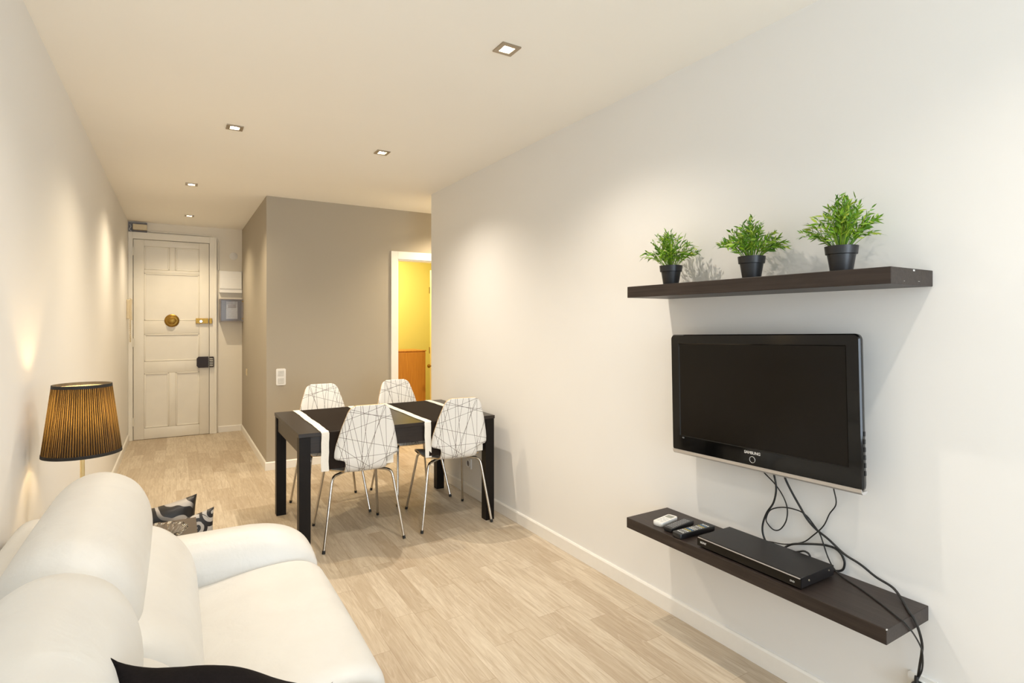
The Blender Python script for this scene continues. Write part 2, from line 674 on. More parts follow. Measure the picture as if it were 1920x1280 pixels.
def ceiling():
    bm = bmesh.new()
    xs = sorted({-0.60, X_ALC + 0.1} | {round(x + s * HS, 5) for x, y in DL for s in (-1, 1)})
    ys = sorted({YB - 0.1, 8.1} | {round(y + s * HS, 5) for x, y in DL for s in (-1, 1)})
    V = {}

    def vert(i, j):
        if (i, j) not in V:
            V[(i, j)] = bm.verts.new((xs[i], ys[j], H))
        return V[(i, j)]
    for i in range(len(xs) - 1):
        for j in range(len(ys) - 1):
            cx, cy = (xs[i] + xs[i + 1]) / 2, (ys[j] + ys[j + 1]) / 2
            if any(abs(cx - x) < HS and abs(cy - y) < HS for x, y in DL):
                continue
            bm.faces.new([vert(i, j), vert(i, j + 1), vert(i + 1, j + 1), vert(i + 1, j)])
    g = bmesh.ops.extrude_face_region(bm, geom=list(bm.faces))
    for e in g['geom']:
        if isinstance(e, bmesh.types.BMVert):
            e.co.z += 0.12
    return bm


struct('ceiling', ceiling(), M['ceiling'], label='white ceiling with square downlights')
struct('wall_left', B(XL - WT, XL, YB, YD, 0, H), M['white_wall'], label='long white wall on the left')
struct('wall_right', B(XR, XR + 0.12, YB, YR, 0, H), M['white_wall'], label='long white wall carrying the shelves and the television')
struct('wall_hall_end', B(XL - WT, GX + 0.05, YD, YD + WT, 0, H), wall_paint('warm_tinted_hall_paint', (0.80, 0.755, 0.665)), label='white wall around the entrance door')  # white wall; the hall's warm light is put into its paint colour
bm = B(GX, GX + WT, GY + WT, YD, 0, H)
struct('wall_grey_side', bm, M['grey_wall'], label='grey side wall of the entrance hall')
bm = B(GX, DX0, GY, GY + WT, 0, H)
box(bm, DX0, DX1, GY, GY + WT, DZ, H)
box(bm, DX1, X_ALC, GY, GY + WT, 0, H)
struct('wall_grey_front', bm, M['grey_wall'], label='grey wall facing the room with the doorway to the yellow room')
bm = B(XR + 0.12, X_ALC, YR - 0.12, YR, 0, H)
box(bm, X_ALC, X_ALC + WT, YR - 0.12, GY, 0, H)
struct('wall_alcove', bm, M['white_wall'])
bm = B(GX + WT, X_ALC, 7.35, 7.45, 0, H)
box(bm, X_ALC, X_ALC + WT, GY + WT, 7.45, 0, H)
box(bm, GX + WT, GX + WT + 0.05, GY + WT, 7.35, 0, H)
struct('wall_yellow', bm, M['yellow_wall'], label='yellow walls of the room beyond the doorway')
bm = B(XL, -0.10, YB - 0.1, YB, 0, H)
box(bm, 1.80, XR, YB - 0.1, YB, 0, H)
box(bm, -0.10, 1.80, YB - 0.1, YB, 2.32, H)
box(bm, -0.10, 1.80, YB - 0.1, YB, 0, 0.28)
struct('wall_rear', bm, M['white_wall'])
bm = B(-0.10, -0.05, YB - 0.08, YB - 0.03, 0.28, 2.32)
box(bm, 1.75, 1.80, YB - 0.08, YB - 0.03, 0.28, 2.32)
box(bm, 0.83, 0.87, YB - 0.08, YB - 0.03, 0.28, 2.32)
box(bm, -0.05, 1.75, YB - 0.08, YB - 0.03, 0.28, 0.33)
box(bm, -0.05, 1.75, YB - 0.08, YB - 0.03, 2.27, 2.32)
struct('window_1', bm, M['trim'])


def skirting(name, x0, y0, x1, y1, nx, ny, label, h=0.078, t=0.013):
    """baseboard from (x0,y0) to (x1,y1), (nx,ny) points into the room"""
    prof = [(0, 0), (t, 0), (t, h - 0.008), (t - 0.005, h), (0, h)]
    bm = bmesh.new()
    rings = [[(x + nx * p[0], y + ny * p[0], p[1] + 0.0005) for p in prof] for x, y in ((x0, y0), (x1, y1))]
    loft(bm, rings)
    struct(name, bm, M['trim'], label=label)


skirting('baseboard_right', XR, YB, XR, YR, -1, 0, 'white baseboard along the wall under the television')
skirting('baseboard_left', XL, YB, XL, YD, 1, 0, 'white baseboard along the left wall')
skirting('baseboard_grey_front', GX - 0.013, GY, DX0 - 0.06, GY, 0, -1, 'white baseboard under the grey wall with the light switch')
skirting('baseboard_grey_side', GX, GY, GX, YD, -1, 0, 'white baseboard along the grey hall side')
skirting('baseboard_hall_end', 0.455, YD, GX - 0.013, YD, 0, -1, 'short white baseboard right of the entrance door')

# white architrave of the grey wall doorway
bm = B(DX0 - 0.072, DX0, GY - 0.022, GY, 0, DZ + 0.082, 0.003)
box(bm, DX1, DX1 + 0.072, GY - 0.022, GY, 0, DZ + 0.082, 0.003)
box(bm, DX0, DX1, GY - 0.022, GY, DZ, DZ + 0.082, 0.003)
box(bm, DX0, DX0 + 0.012, GY, GY + WT, 0, DZ)
box(bm, DX1 - 0.012, DX1, GY, GY + WT, 0, DZ)
box(bm, DX0 + 0.012, DX1 - 0.012, GY, GY + WT, DZ - 0.012, DZ)
struct('trim_1', bm, M['trim'], label='white frame around the doorway to the yellow room')

# open leaf of that doorway, swung into the yellow room
leaf = struct('door_2', B(2.715, 2.748, 5.80, 6.47, 0.01, 2.05, 0.002), simple('pale_yellow_door_paint', (0.86, 0.70, 0.25), 0.4, var=0.02), label='door leaf standing open in the yellow room')
bm = bmesh.new()
tube(bm, [(2.716, 6.40, 0.86), (2.69, 6.40, 0.86), (2.685, 6.40, 0.86), (2.665, 6.40, 0.86), (2.655, 6.40, 0.86)], [0.008, 0.008, 0.022, 0.024, 0.012], 16)
obj('door_knob', bm, M['brass'], leaf, 40)
bm = bmesh.new()
for z in (0.25, 1.05, 1.80):
    tube(bm, [(2.712, 6.475, z - 0.04), (2.712, 6.475, z + 0.04)], 0.006, 8)
obj('hinge', bm, M['brass'], leaf, 40)

# ------------------------------------------------------------------ entrance door
ex0, ex1, ez = -0.435, 0.350, 2.385
yf_ = YD - 0.035
bm = bmesh.new()
# casing: left, right, top
box(bm, XL + 0.001, ex0 - 0.006, YD - 0.045, YD, 0, ez + 0.085, 0.003)
box(bm, ex1 + 0.006, ex1 + 0.085, YD - 0.045, YD, 0, ez + 0.085, 0.003)
box(bm, ex0 - 0.006, ex1 + 0.006, YD - 0.045, YD, ez + 0.006, ez + 0.085, 0.003)
box(bm, ex1 + 0.060, ex1 + 0.085, YD - 0.055, YD - 0.044, 0, ez + 0.085, 0.003)
struct('trim_2', bm, M['door'], label='cream casing around the entrance door')


def door_leaf():
    bm = bmesh.new()
    y1 = YD - 0.002
    yb = YD - 0.026      # recessed panel face
    box(bm, ex0, ex1, yb, y1, 0.004, ez)
    W_ = 0.105
    xs = [(ex0, ex0 + W_), (ex1 - W_, ex1)]
    for a, b in xs:
        box(bm, a, b, yf_, yb, 0.004, ez, 0.004)
    rails = [(0.004, 0.135), (0.79, 0.93), (1.26, 1.42), (1.99, 2.03), (ez - 0.075, ez)]
    for a, b in rails:
        box(bm, ex0 + W_, ex1 - W_, yf_, yb, a, b, 0.004)
    xm = (ex0 + ex1) / 2
    box(bm, xm - 0.035, xm + 0.035, yf_, yb, 0.135, 0.79, 0.004)
    box(bm, xm - 0.03, xm + 0.03, yf_, yb, 2.03, ez - 0.075, 0.004)
    # panel mouldings
    def mould(a, b, z0, z1):
        for (u0, u1, w0, w1) in [(a, b, z0, z0 + 0.016), (a, b, z1 - 0.016, z1), (a, a + 0.016, z0, z1), (b - 0.016, b, z0, z1)]:
            box(bm, u0, u1, yf_ - 0.002, yb + 0.001, w0, w1, 0.005)
    xa, xb = ex0 + W_, ex1 - W_
    mould(xa, xm - 0.035, 0.135, 0.79)
    mould(xm + 0.035, xb, 0.135, 0.79)
    mould(xa, xb, 0.93, 1.26)
    mould(xa, xb, 1.42, 1.99)
    mould(xa, xm - 0.03, 2.03, ez - 0.075)
    mould(xm + 0.03, xb, 2.03, ez - 0.075)
    return bm


door = struct('door_1', door_leaf(), M['door'], label='cream painted panelled entrance door', smooth=30)
# round brass plate with a centre knob
bm = bmesh.new()
cx, cz = -0.047, 1.420
tube(bm, [(cx, yf_, cz), (cx, yf_ - 0.006, cz), (cx, yf_ - 0.010, cz), (cx, yf_ - 0.014, cz)], [0.078, 0.078, 0.072, 0.055], 40)
obj('brass_rosette', bm, M['brass'], door, 35)
bm = bmesh.new()
tube(bm, [(cx, yf_ - 0.012, cz), (cx, yf_ - 0.03, cz), (cx, yf_ - 0.05, cz), (cx, yf_ - 0.056, cz)], [0.016, 0.020, 0.045, 0.030], 24)
box(bm, cx - 0.05, cx + 0.05, yf_ - 0.030, yf_ - 0.018, cz - 0.010, cz + 0.010, 0.004)
obj('door_knob', bm, M['brass'], door, 35)
# brass rim latch at the same height
bm = B(0.205, 0.342, yf_ - 0.028, yf_, 1.385, 1.450, 0.003)
lt = obj('latch_box', bm, M['brass'], door)
bm = bmesh.new()
tube(bm, [(0.262, yf_ - 0.027, 1.412), (0.262, yf_ - 0.034, 1.412)], [0.018, 0.015], 20)
obj('lock_cylinder', bm, M['chrome'], lt, 35)
kp = obj('strike_plate', B(0.352, 0.384, yf_ - 0.036, YD - 0.0455, 1.385, 1.450, 0.003), M['brass'], door)
# dark rim lock lower down with pale bolts
bm = bmesh.new()
prism(bm, [(0.215, 0.86), (0.215, 0.95), (0.235, 0.972), (0.342, 0.972), (0.342, 0.835), (0.235, 0.835)], 'y', yf_ - 0.042, yf_)
lk = obj('rim_lock', bm, M['iron'], door)
bm = B(0.352, 0.402, yf_ - 0.046, YD - 0.0455, 0.838, 0.970, 0.008)
ks = obj('lock_keeper', bm, M['iron'], door)
bm = bmesh.new()
for k in range(5):
    z = 0.858 + k * 0.022
    tube(bm, [(0.354, yf_ - 0.049, z), (0.392, yf_ - 0.049, z)], 0.005, 8)
obj('bolt', bm, M['print'], ks, 40)
for z in (2.24, 1.16, 0.22):
    bm = bmesh.new()
    tube(bm, [(ex0 - 0.004, yf_ - 0.014, z - 0.05), (ex0 - 0.004, yf_ - 0.014, z + 0.05)], 0.007, 10)
    obj('hinge', bm, M['door'], door, 40)


# ------------------------------------------------------------------ ceiling downlights
def downlight(i, x, y, label):
    t = thing('ceiling_downlight', label, 'downlight', (x, y, H), group='square ceiling downlights')
    o_, i_ = 0.046, 0.026
    bm = bmesh.new()
    for a in ((-o_, o_, i_, o_), (-o_, o_, -o_, -i_), (-o_, -i_, -i_, i_), (i_, o_, -i_, i_)):
        box(bm, a[0], a[1], a[2], a[3], -0.006, -0.0003)
    bmesh.ops.remove_doubles(bm, verts=bm.verts, dist=1e-5)
    fr = obj('frame', bm, M['steel'], t)
    bm = bmesh.new()
    # open-bottomed housing
    w = 0.0265
    quad(bm, [(-w, -w, 0), (-w, w, 0), (-w, w, 0.075), (-w, -w, 0.075)])
    quad(bm, [(w, -w, 0), (w, -w, 0.075), (w, w, 0.075), (w, w, 0)])
    quad(bm, [(-w, -w, 0), (-w, -w, 0.075), (w, -w, 0.075), (w, -w, 0)])
    quad(bm, [(-w, w, 0), (w, w, 0), (w, w, 0.075), (-w, w, 0.075)])
    quad(bm, [(-w, -w, 0.075), (-w, w, 0.075), (w, w, 0.075), (w, -w, 0.075)])
    bmesh.ops.remove_doubles(bm, verts=bm.verts, dist=1e-5)
    obj('housing', bm, M['steel'], t, recalc=False)
    bm = bmesh.new()
    lathe(bm, [(0.019, 0.0), (0.020, 0.006), (0.018, 0.016), (0.014, 0.030), (0.010, 0.050)], 24)
    for v in bm.verts:
        v.co.z += 0.002
    obj('bulb', bm, M['spot_bulb'], t, 40)
    return t


dl_labels = ['nearest ceiling downlight, the largest, above the open floor',
             'square ceiling downlight on the left, above the space before the hall',
             'square ceiling downlight above the dining table',
             'square ceiling downlight at the mouth of the entrance hall',
             'farthest ceiling downlight, above the entrance door end of the hall',
             'square downlight at the window end of the right-hand row',
             'square downlight directly above the white sofa',
             'downlight in the alcove before the yellow room']
dl_hall = {3, 4, 7}
for i, (x, y) in enumerate(DL):
    t = downlight(i, x, y, dl_labels[i])
    d = bpy.data.lights.new('downlight_beam', 'SPOT')
    d.energy = SPOT_W * {0: 0.70, 1: 0.78, 2: 0.96, 3: 0.84, 4: 0.70, 5: 0.32, 6: 0.30, 7: 1.2}[i]
    d.color = WARM_HALL if i in (1, 3, 4, 7) else WARM
    d.spot_size = math.radians(136)
    d.spot_blend = 1.0
    d.shadow_soft_size = 0.012
    o = bpy.data.objects.new('downlight_beam', d)
    o.location = (0, 0, -0.030)
    COL.objects.link(o)
    o.parent = t

# lamp of the yellow room
bpl = area_light('yellow_room_lamp', (2.2, 6.5, 2.50), (0, 0, 0), 0.3, 0.3, 22, (1.0, 0.93, 0.78))

# ------------------------------------------------------------------ hall fittings
t = thing('junction_box', 'small cream junction box high in the corner above the entrance door', 'junction box', (-0.40, YD - 0.0, 2.53))
obj('back_plate', B(-0.085, 0.10, -0.008, 0, -0.065, 0.058), M['meter_grey'], t)
obj('cover', B(-0.04, 0.10, -0.075, -0.008, -0.035, 0.030, 0.004), M['cream_plastic'], t)
bm = bmesh.new()
tube(bm, catmull([(-0.07, -0.012, 0.03), (-0.06, -0.03, 0.0), (-0.075, -0.02, -0.03), (-0.055, -0.015, -0.05)], 5), 0.004, 6)
obj('wire', bm, M['white_plastic'], t, 60)

bm = bmesh.new()
pts = [(-0.29, YD - 0.012, 2.494), (-0.2, YD - 0.012, 2.492), (0.32, YD - 0.012, 2.486), (0.40, YD - 0.012, 2.478), (0.445, YD - 0.012, 2.44), (0.452, YD - 0.012, 2.36), (0.452, YD - 0.012, 2.2), (0.455, YD - 0.012, 2.061)]
tube(bm, catmull(pts, 6), 0.010, 10)
tag(obj('cable_conduit', bm, M['door'], None, 60), 'cream painted cable conduit bending round the top right corner of the entrance door', 'conduit')

bm = bmesh.new()
tube(bm, [(0.63, YD, 2.25), (0.63, YD - 0.004, 2.25), (0.63, YD - 0.007, 2.25)], [0.048, 0.048, 0.043], 32)
tag(obj('round_cover_plate', bm, M['white_wall'], None, 40), 'round painted cover plate on the wall above the fuse box', 'cover plate')

t = thing('fuse_box', 'blank white fuse box mounted above the grey electricity meter', 'fuse box', (0.592, YD, 1.82))
obj('housing', B(-0.128, 0.132, -0.055, 0, -0.045, 0.235, 0.004), M['white_plastic'], t)
obj('lid', B(-0.124, 0.128, -0.066, -0.0555, 0.005, 0.230, 0.004), M['white_plastic'], t)
t = thing('electricity_meter', 'grey electricity meter behind a clear cover beside the entrance door', 'meter', (0.592, YD, 1.42))
bm = B(-0.128, 0.135, -0.012, 0, -0.012, 0.275, 0.002)
for a in ((-0.128, 0.135, 0.262, 0.275), (-0.128, 0.135, -0.012, 0.001), (-0.128, -0.115, 0.001, 0.262), (0.122, 0.135, 0.001, 0.262)):
    box(bm, a[0], a[1], -0.16, -0.012, a[2], a[3], 0.002)
obj('housing', bm, M['meter_grey'], t)
m_ = obj('meter_unit', B(-0.055, 0.075, -0.12, -0.012, 0.02, 0.245, 0.006), M['meter_face'], t)
obj('display', B(-0.035, 0.055, -0.124, -0.1195, 0.165, 0.205, 0.002), M['meter_grey'], m_)
obj('clear_cover', B(-0.115, 0.122, -0.158, -0.152, 0.001, 0.262, 0.001), M['meter_glass'], t)
for z in (0.025, 0.245):
    bm = bmesh.new()
    tube(bm, [(0.128, -0.160, z), (0.128, -0.166, z)], 0.008, 12)
    obj('screw', bm, M['brass'], t, 40)

# intercom handset on the left wall beside the door
t = thing('intercom_handset', 'beige intercom handset with hanging cord on the left wall by the entrance door', 'intercom', (XL, 7.72, 1.42))
obj('cradle', B(0.0, 0.03, -0.045, 0.045, 0.02, 0.24, 0.006), M['cream_plastic'], t)
obj('handset', prism(bmesh.new(), [(0.03, 0.0), (0.055, 0.01), (0.050, 0.06), (0.047, 0.17), (0.055, 0.24), (0.03, 0.26)], 'y', -0.022, 0.022), M['cream_plastic'], t)
bm = bmesh.new()
pts = []
base = catmull([(0.035, -0.035, 0.01), (0.035, -0.04, -0.08), (0.035, -0.035, -0.2), (0.035, 0.01, -0.245), (0.035, 0.045, -0.19), (0.035, 0.035, -0.09), (0.035, 0.02, 0.0)], 24)
for i, p in enumerate(base):
    a = i * 1.3
    pts.append(p + Vector((math.cos(a), math.sin(a), 0)) * 0.005)
tube(bm, pts, 0.003, 6)
obj('coiled_cord', bm, M['cream_plastic'], t, 60)

# double light switch on the grey wall
t = thing('light_switch', 'white double light switch on the grey wall', 'light switch', (0.855, GY, 0.878))
pl = prism(bmesh.new(), round_rect(0.086, 0.158, 0.012), 'y', -0.010, 0)
obj('switch_plate', pl, M['white_plastic'], t)
for z in (-0.036, 0.036):
    obj('rocker', B(-0.026, 0.026, -0.0145, -0.0095, z - 0.027, z + 0.027, 0.003), M['btn_white'], t)
# small socket on the grey side of the hall
t = thing('hall_socket', 'small beige socket low on the grey side wall of the hall', 'socket', (GX, 7.35, 0.80))
obj('socket_plate', B(-0.010, 0, -0.04, 0.04, -0.04, 0.04, 0.004), M['cream_plastic'], t)
obj('socket_face', B(-0.014, -0.0095, -0.022, 0.022, -0.022, 0.022, 0.003), M['cream_plastic'], t)


def outlet(name, label, y, z, w=0.084, h=0.084, n=1):
    t = thing(name, label, 'socket', (XR, y, z))
    bm = prism(bmesh.new(), round_rect(w, h, 0.008), 'x', -0.010, 0)
    obj('socket_plate', bm, M['white_plastic'], t)
    for k in range(n):
        yy = (k - (n - 1) / 2) * -0.072
        bm = bmesh.new()
        lathe(bm, [(0.024, 0.0), (0.027, 0.006), (0.030, 0.006), (0.030, 0.0)], 28, cap0=False, cap1=False)
        bmesh.ops.transform(bm, matrix=Matrix.Translation((-0.010, yy, 0)) @ Matrix.Rotation(-PI / 2, 4, 'Y'), verts=bm.verts)
        f = obj('socket_face', bm, M['white_plastic'], t, 40)
        bm = bmesh.new()
        tube(bm, [(-0.0095, yy, 0), (-0.0115, yy, 0)], 0.022, 24)
        obj('socket_recess', bm, M['meter_grey'], f, 40)
    return t


outlet('wall_outlet', 'white wall socket low on the right wall under the dining table', 4.045, 0.252)
outlet('double_wall_outlet', 'white double wall socket at the lower right below the cable bundle', 0.80, 0.228, 0.150, 0.086, 2)


# ------------------------------------------------------------------ shelves
def shelf(label, z0, z1, y0, y1, seed):
    t = tag(obj('floating_shelf', B(1.7784, XR - 0.0005, y0, y1, z0, z1, 0.0018), M['wood']), label, 'shelf', 'dark floating wall shelves')
    r = random.Random(seed)
    if seed == 3:
        for xx, w, zz, h_ in ((1.912, 0.011, z1 - 0.008, 0.005), (1.855, 0.006, z0 + 0.010, 0.0010), (1.945, 0.009, z0 + 0.012, 0.0012)):
            obj('scratch', B(xx, xx + w, y0 - 0.0003, y0 + 0.0003, zz, zz + h_), M['print'], t)
    else:
        obj('scratch', B(1.7783, 1.784, y0 - 0.0003, y0 + 0.002, z1 - 0.0028, z1 + 0.0002), M['print'], t)
    return t


shelf('dark wood floating shelf above the television, holding the plants', 1.5126, 1.5631, 0.8085, 1.9114, 3)
shelf('dark wood floating shelf below the television, holding the player and remotes', 0.4537, 0.5004, 0.8202, 1.9156, 8)
ZS, ZL = 1.5632, 0.5005


# ------------------------------------------------------------------ potted plants
def plant(label, x, y, seed, spread, height, lean):
    t = thing('potted_bamboo', label, 'potted plant', (x, y, ZS), group='potted plants on the upper shelf')
    bm = bmesh.new()
    lathe(bm, [(0.030, 0.0), (0.033, 0.002), (0.0425, 0.062), (0.0475, 0.0635), (0.0505, 0.090), (0.0475, 0.090), (0.045, 0.082), (0.020, 0.080)], 36)
    obj('pot', bm, M['pot'], t, 35)
    bm = bmesh.new()
    lathe(bm, [(0.044, 0.078), (0.040, 0.083), (0.02, 0.085), (0.005, 0.086)], 24)
    obj('soil', bm, M['soil'], t, 60)
    r = random.Random(seed)
    bm = bmesh.new()
    for s in range(84):
        a = r.uniform(0, 2 * PI)
        q = r.random() ** 0.75
        hz = height * (1.0 - 0.72 * q ** 1.6) * r.uniform(0.78, 1.05)
        rr = spread * q * r.uniform(0.85, 1.05)
        b0 = Vector((0.028 * q * math.cos(a), 0.028 * q * math.sin(a), 0.082))
        tip = Vector((rr * math.cos(a) + lean[0] * hz, rr * math.sin(a) + lean[1] * hz, 0.082 + hz))
        if x + tip.x > XR - 0.012:
            tip.x = XR - 0.012 - x - r.uniform(0, 0.02)
        mid = b0.lerp(tip, 0.5) + Vector((0, 0, 0.15 * rr)) + Vector((r.uniform(-1, 1), r.uniform(-1, 1), 0)) * 0.008
        pts = catmull([b0, mid, tip], 5)
        tube(bm, pts, [0.0011 - 0.0006 * i / (len(pts) - 1) for i in range(len(pts))], 4)
        nl = r.randint(9, 14)
        for k in range(nl):
            f_ = 0.22 + 0.78 * (k + r.random() * 0.6) / nl
            f_ = min(f_, 1)
            i = f_ * (len(pts) - 1)
            i0 = min(int(i), len(pts) - 2)
            p = pts[i0].lerp(pts[i0 + 1], i - i0)
            d = (pts[i0 + 1] - pts[i0]).normalized()
            side = Vector((r.uniform(-1, 1), r.uniform(-1, 1), r.uniform(-0.5, 0.7)))
            side = (side - d * side.dot(d)).normalized()
            ld = (d * r.uniform(0.5, 1.2) + side * r.uniform(0.4, 1.0)).normalized()
            L = r.uniform(0.018, 0.034)
            W_ = L * r.uniform(0.085, 0.125)
            nrm = ld.cross(side).normalized() if ld.cross(side).length > 1e-4 else Vector((0, 0, 1))
            wd = nrm.cross(ld).normalized()
            if r.random() < 0.5:
                wd = nrm
            up = ld.cross(wd)
            droop = -0.15 * L
            pr = [(0.0, 0.08), (0.3, 1.0), (0.65, 0.75), (1.0, 0.0)]
            L_, C_, R_ = [], [], []
            for ff, ww in pr:
                c = p + ld * L * ff + Vector((0, 0, droop * ff * ff))
                if x + c.x > XR - 0.004:
                    c.x = XR - 0.004 - x
                if c.z < 0.060:
                    c.z = 0.060
                C_.append(bm.verts.new(c + up * 0.0006 * (1 - ff)))
                if ww > 0:
                    L_.append(bm.verts.new(c + wd * W_ * ww))
                    R_.append(bm.verts.new(c - wd * W_ * ww))
            for j in range(2):
                bm.faces.new([L_[j], L_[j + 1], C_[j + 1], C_[j]])
                bm.faces.new([C_[j], C_[j + 1], R_[j + 1], R_[j]])
            bm.faces.new([L_[2], C_[3], C_[2]])
            bm.faces.new([C_[2], C_[3], R_[2]])
    obj('foliage', bm, M['leaf'], t, 180, recalc=False)
    return t


plant('bushy potted bamboo plant, the farthest of three on the upper shelf', 1.900, 1.760, 11, 0.154, 0.168, (-0.02, 0.03))
plant('bushy potted bamboo plant, middle one of three on the upper shelf', 1.900, 1.352, 23, 0.138, 0.160, (-0.05, -0.02))
plant('bushy potted bamboo plant, nearest of three at the shelf end with chipped corner', 1.900, 1.014, 37, 0.138, 0.182, (-0.02, -0.05))


# ------------------------------------------------------------------ television
tv = thing('television', 'black flat television with silver lower edge on the right wall', 'television', (1.93, 1.375, 1.091))
tv.rotation_euler = (math.radians(-1.35), 0, 0)
# local: x depth (0 front, + to wall), y width, z height
TW, THh = 0.818, 0.524


def rr_ring(w, h, r, x, cy=0, cz=0, n=6):
    return [(x, cy + p[0], cz + p[1]) for p in round_rect(w, h, r, n)]


bm = bmesh.new()
SW, SH, SZ = 0.722, 0.405, 0.017
outer = [rr_ring(TW - 0.05, THh - 0.06, 0.012, 0.060), rr_ring(TW - 0.012, THh - 0.012, 0.018, 0.034), rr_ring(TW, THh, 0.018, 0.018), rr_ring(TW, THh, 0.018, 0.006), rr_ring(TW - 0.008, THh - 0.008, 0.016, 0.0), rr_ring(SW + 0.008, SH + 0.008, 0.003, 0.0, 0, SZ), rr_ring(SW, SH, 0.002, 0.004, 0, SZ)]
loft(bm, outer, cap=False)
obj('bezel', bm, M['gloss_black'], tv, 30)
obj('screen', B(0.0035, 0.008, -SW / 2, SW / 2, SZ - SH / 2, SZ + SH / 2), M['screen'], tv)
obj('back_cover', B(0.058, 0.092, -0.34, 0.34, -0.21, 0.21, 0.01), M['black_plastic'], tv)
bm = bmesh.new()
prof = [(-0.003, -THh / 2 + 0.010), (-0.001, -THh / 2 - 0.002), (0.006, -THh / 2 - 0.009), (0.020, -THh / 2 - 0.010), (0.034, -THh / 2 - 0.004), (0.034, -THh / 2 + 0.001), (0.004, -THh / 2 + 0.001), (0.0, -THh / 2 + 0.010)]
rings = []
for k in range(33):
    yy = -TW / 2 + 0.004 + (TW - 0.008) * k / 32
    bow = 0.0065 * (1 - abs(yy) / (TW / 2)) ** 1.0 * 0
    rings.append([(p[0], yy, p[1] - bow) for p in prof])
loft(bm, rings)
obj('silver_strip', bm, M['silver'], tv, 35)
RX = Matrix(((0, 0, -1, 0), (-1, 0, 0, 0), (0, 1, 0, 0), (0, 0, 0, 1)))   # text plane facing -x
text_mesh('brand_lettering', 'SAMSUNG', 0.0155, M['print'], tv, Matrix.Translation((-0.0004, 0.0, -0.2035)) @ RX, bold=0.0003)
bm = bmesh.new()
pts = [(-0.001, 0.0120 * math.cos(a), -0.2290 + 0.0120 * math.sin(a)) for a in [2 * PI * k / 40 for k in range(41)]]
tube(bm, pts, 0.0010, 6, False)
obj('power_ring', bm, M['silver'], tv, 60)
text_mesh('model_print', 'HD', 0.008, M['btn_grey'], tv, Matrix.Translation((-0.0004, 0.345, -0.196)) @ RX)
for k in range(6):
    z = -0.07 - 0.026 * k
    obj('side_button', B(0.012, 0.020, -TW / 2 - 0.0022, -TW / 2 + 0.001, z - 0.008, z + 0.008, 0.001), M['black_plastic'], tv)
obj('wall_bracket', B(0.092, XR - 1.93 - 0.0015, -0.12, 0.12, -0.10, 0.10, 0.002), M['black_plastic'], tv)

# ------------------------------------------------------------------ player
py0, py1, px0, px1 = 1.088, 1.520, 1.792, 1.990
t = thing('disc_player', 'slim black disc player on the lower shelf', 'disc player', ((px0 + px1) / 2, (py0 + py1) / 2, ZL))
hw, hl = (px1 - px0) / 2, (py1 - py0) / 2
bm = B(-hw + 0.003, hw, -hl, hl, 0.005, 0.041, 0.0015)
obj('case', bm, simple('black_metal_case', (0.014, 0.012, 0.012), 0.40, 0.3, var=0.1), t)
obj('front_panel', B(-hw - 0.002, -hw + 0.003, -hl, hl, 0.006, 0.036, 0.001), M['gloss_black'], t)
obj('front_trim', B(-hw - 0.0028, -hw + 0.003, -hl + 0.003, hl - 0.003, 0.0365, 0.0385, 0.0005), M['silver'], t)
text_mesh('brand_lettering', 'SONY', 0.011, M['print'], t, Matrix.Translation((-hw - 0.0024, hl - 0.030, 0.022)) @ RX, bold=0.0002)
text_mesh('disc_mark', 'DVD', 0.008, M['print'], t, Matrix.Translation((-hw - 0.0024, -hl + 0.030, 0.020)) @ RX)
bm = bmesh.new()
tube(bm, [(-hw + 0.045, -hl - 0.0005, 0.024), (-hw + 0.045, -hl - 0.003, 0.024)], [0.004, 0.003], 14)
obj('case_screw', bm, M['steel'], t, 40)
bm = bmesh.new()
tube(bm, [(-hw + 0.165, -hl - 0.0005, 0.030), (-hw + 0.165, -hl - 0.003, 0.030)], [0.003, 0.002], 14)
obj('case_screw', bm, M['steel'], t, 40)
for sx, sy in ((-1, -1), (-1, 1), (1, -1), (1, 1)):
    bm = bmesh.new()
    lathe(bm, [(0.010, 0.0), (0.012, 0.0055)], 16, (sx * (hw - 0.03), sy * (hl - 0.035)))
    obj('foot', bm, M['rubber'], t, 40)


# ------------------------------------------------------------------ remotes on the lower shelf
def remote(label, cx, cy, ang, L, W_, Hh, body, rows, cols, btnmats, zoff=0.0, tilt=0.0, lcd=False, margin=0.14, bs=0.30):
    t = thing('remote_control', label, 'remote control', (cx, cy, ZL + zoff), ang, 'remote controls on the lower shelf')
    t.rotation_euler = (0, tilt, ang)
    bm = bmesh.new()
    rings = []
    for z, s in ((0.0, 0.90), (0.003, 0.97), (Hh * 0.55, 1.0), (Hh - 0.002, 0.985), (Hh, 0.95)):
        rings.append([(p[0] * (1 - (1 - s) * W_ / L), p[1] * s, z) for p in round_rect(L, W_, W_ * 0.22)])
    loft(bm, rings)
    obj('body', bm, body, t, 35)
    x0, x1 = -L / 2 + L * margin * 0.7, L / 2 - L * margin
    if lcd:
        obj('display', B(L * 0.14, L * 0.40, -W_ * 0.33, W_ * 0.33, Hh - 0.001, Hh + 0.0006), M['lcd'], t)
        x1 = L * 0.08
    proto = {}
    for i in range(rows):
        for j in range(cols):
            m = btnmats[i % len(btnmats)]
            bx = x0 + (x1 - x0) * (i + 0.5) / rows
            by = (j - (cols - 1) / 2) * W_ * 0.74 / cols
            if m.name not in proto:
                sx = (x1 - x0) / rows * bs
                sy = W_ * 0.74 / cols * bs
                proto[m.name] = obj('button', B(-sx, sx, -sy, sy, -0.0005, 0.0016, min(sx, sy) * 0.35, 1), m, t)
                o = proto[m.name]
            else:
                o = proto[m.name].copy()
                COL.objects.link(o)
                o.parent = t
            o.location = (bx, by, Hh)
    return t


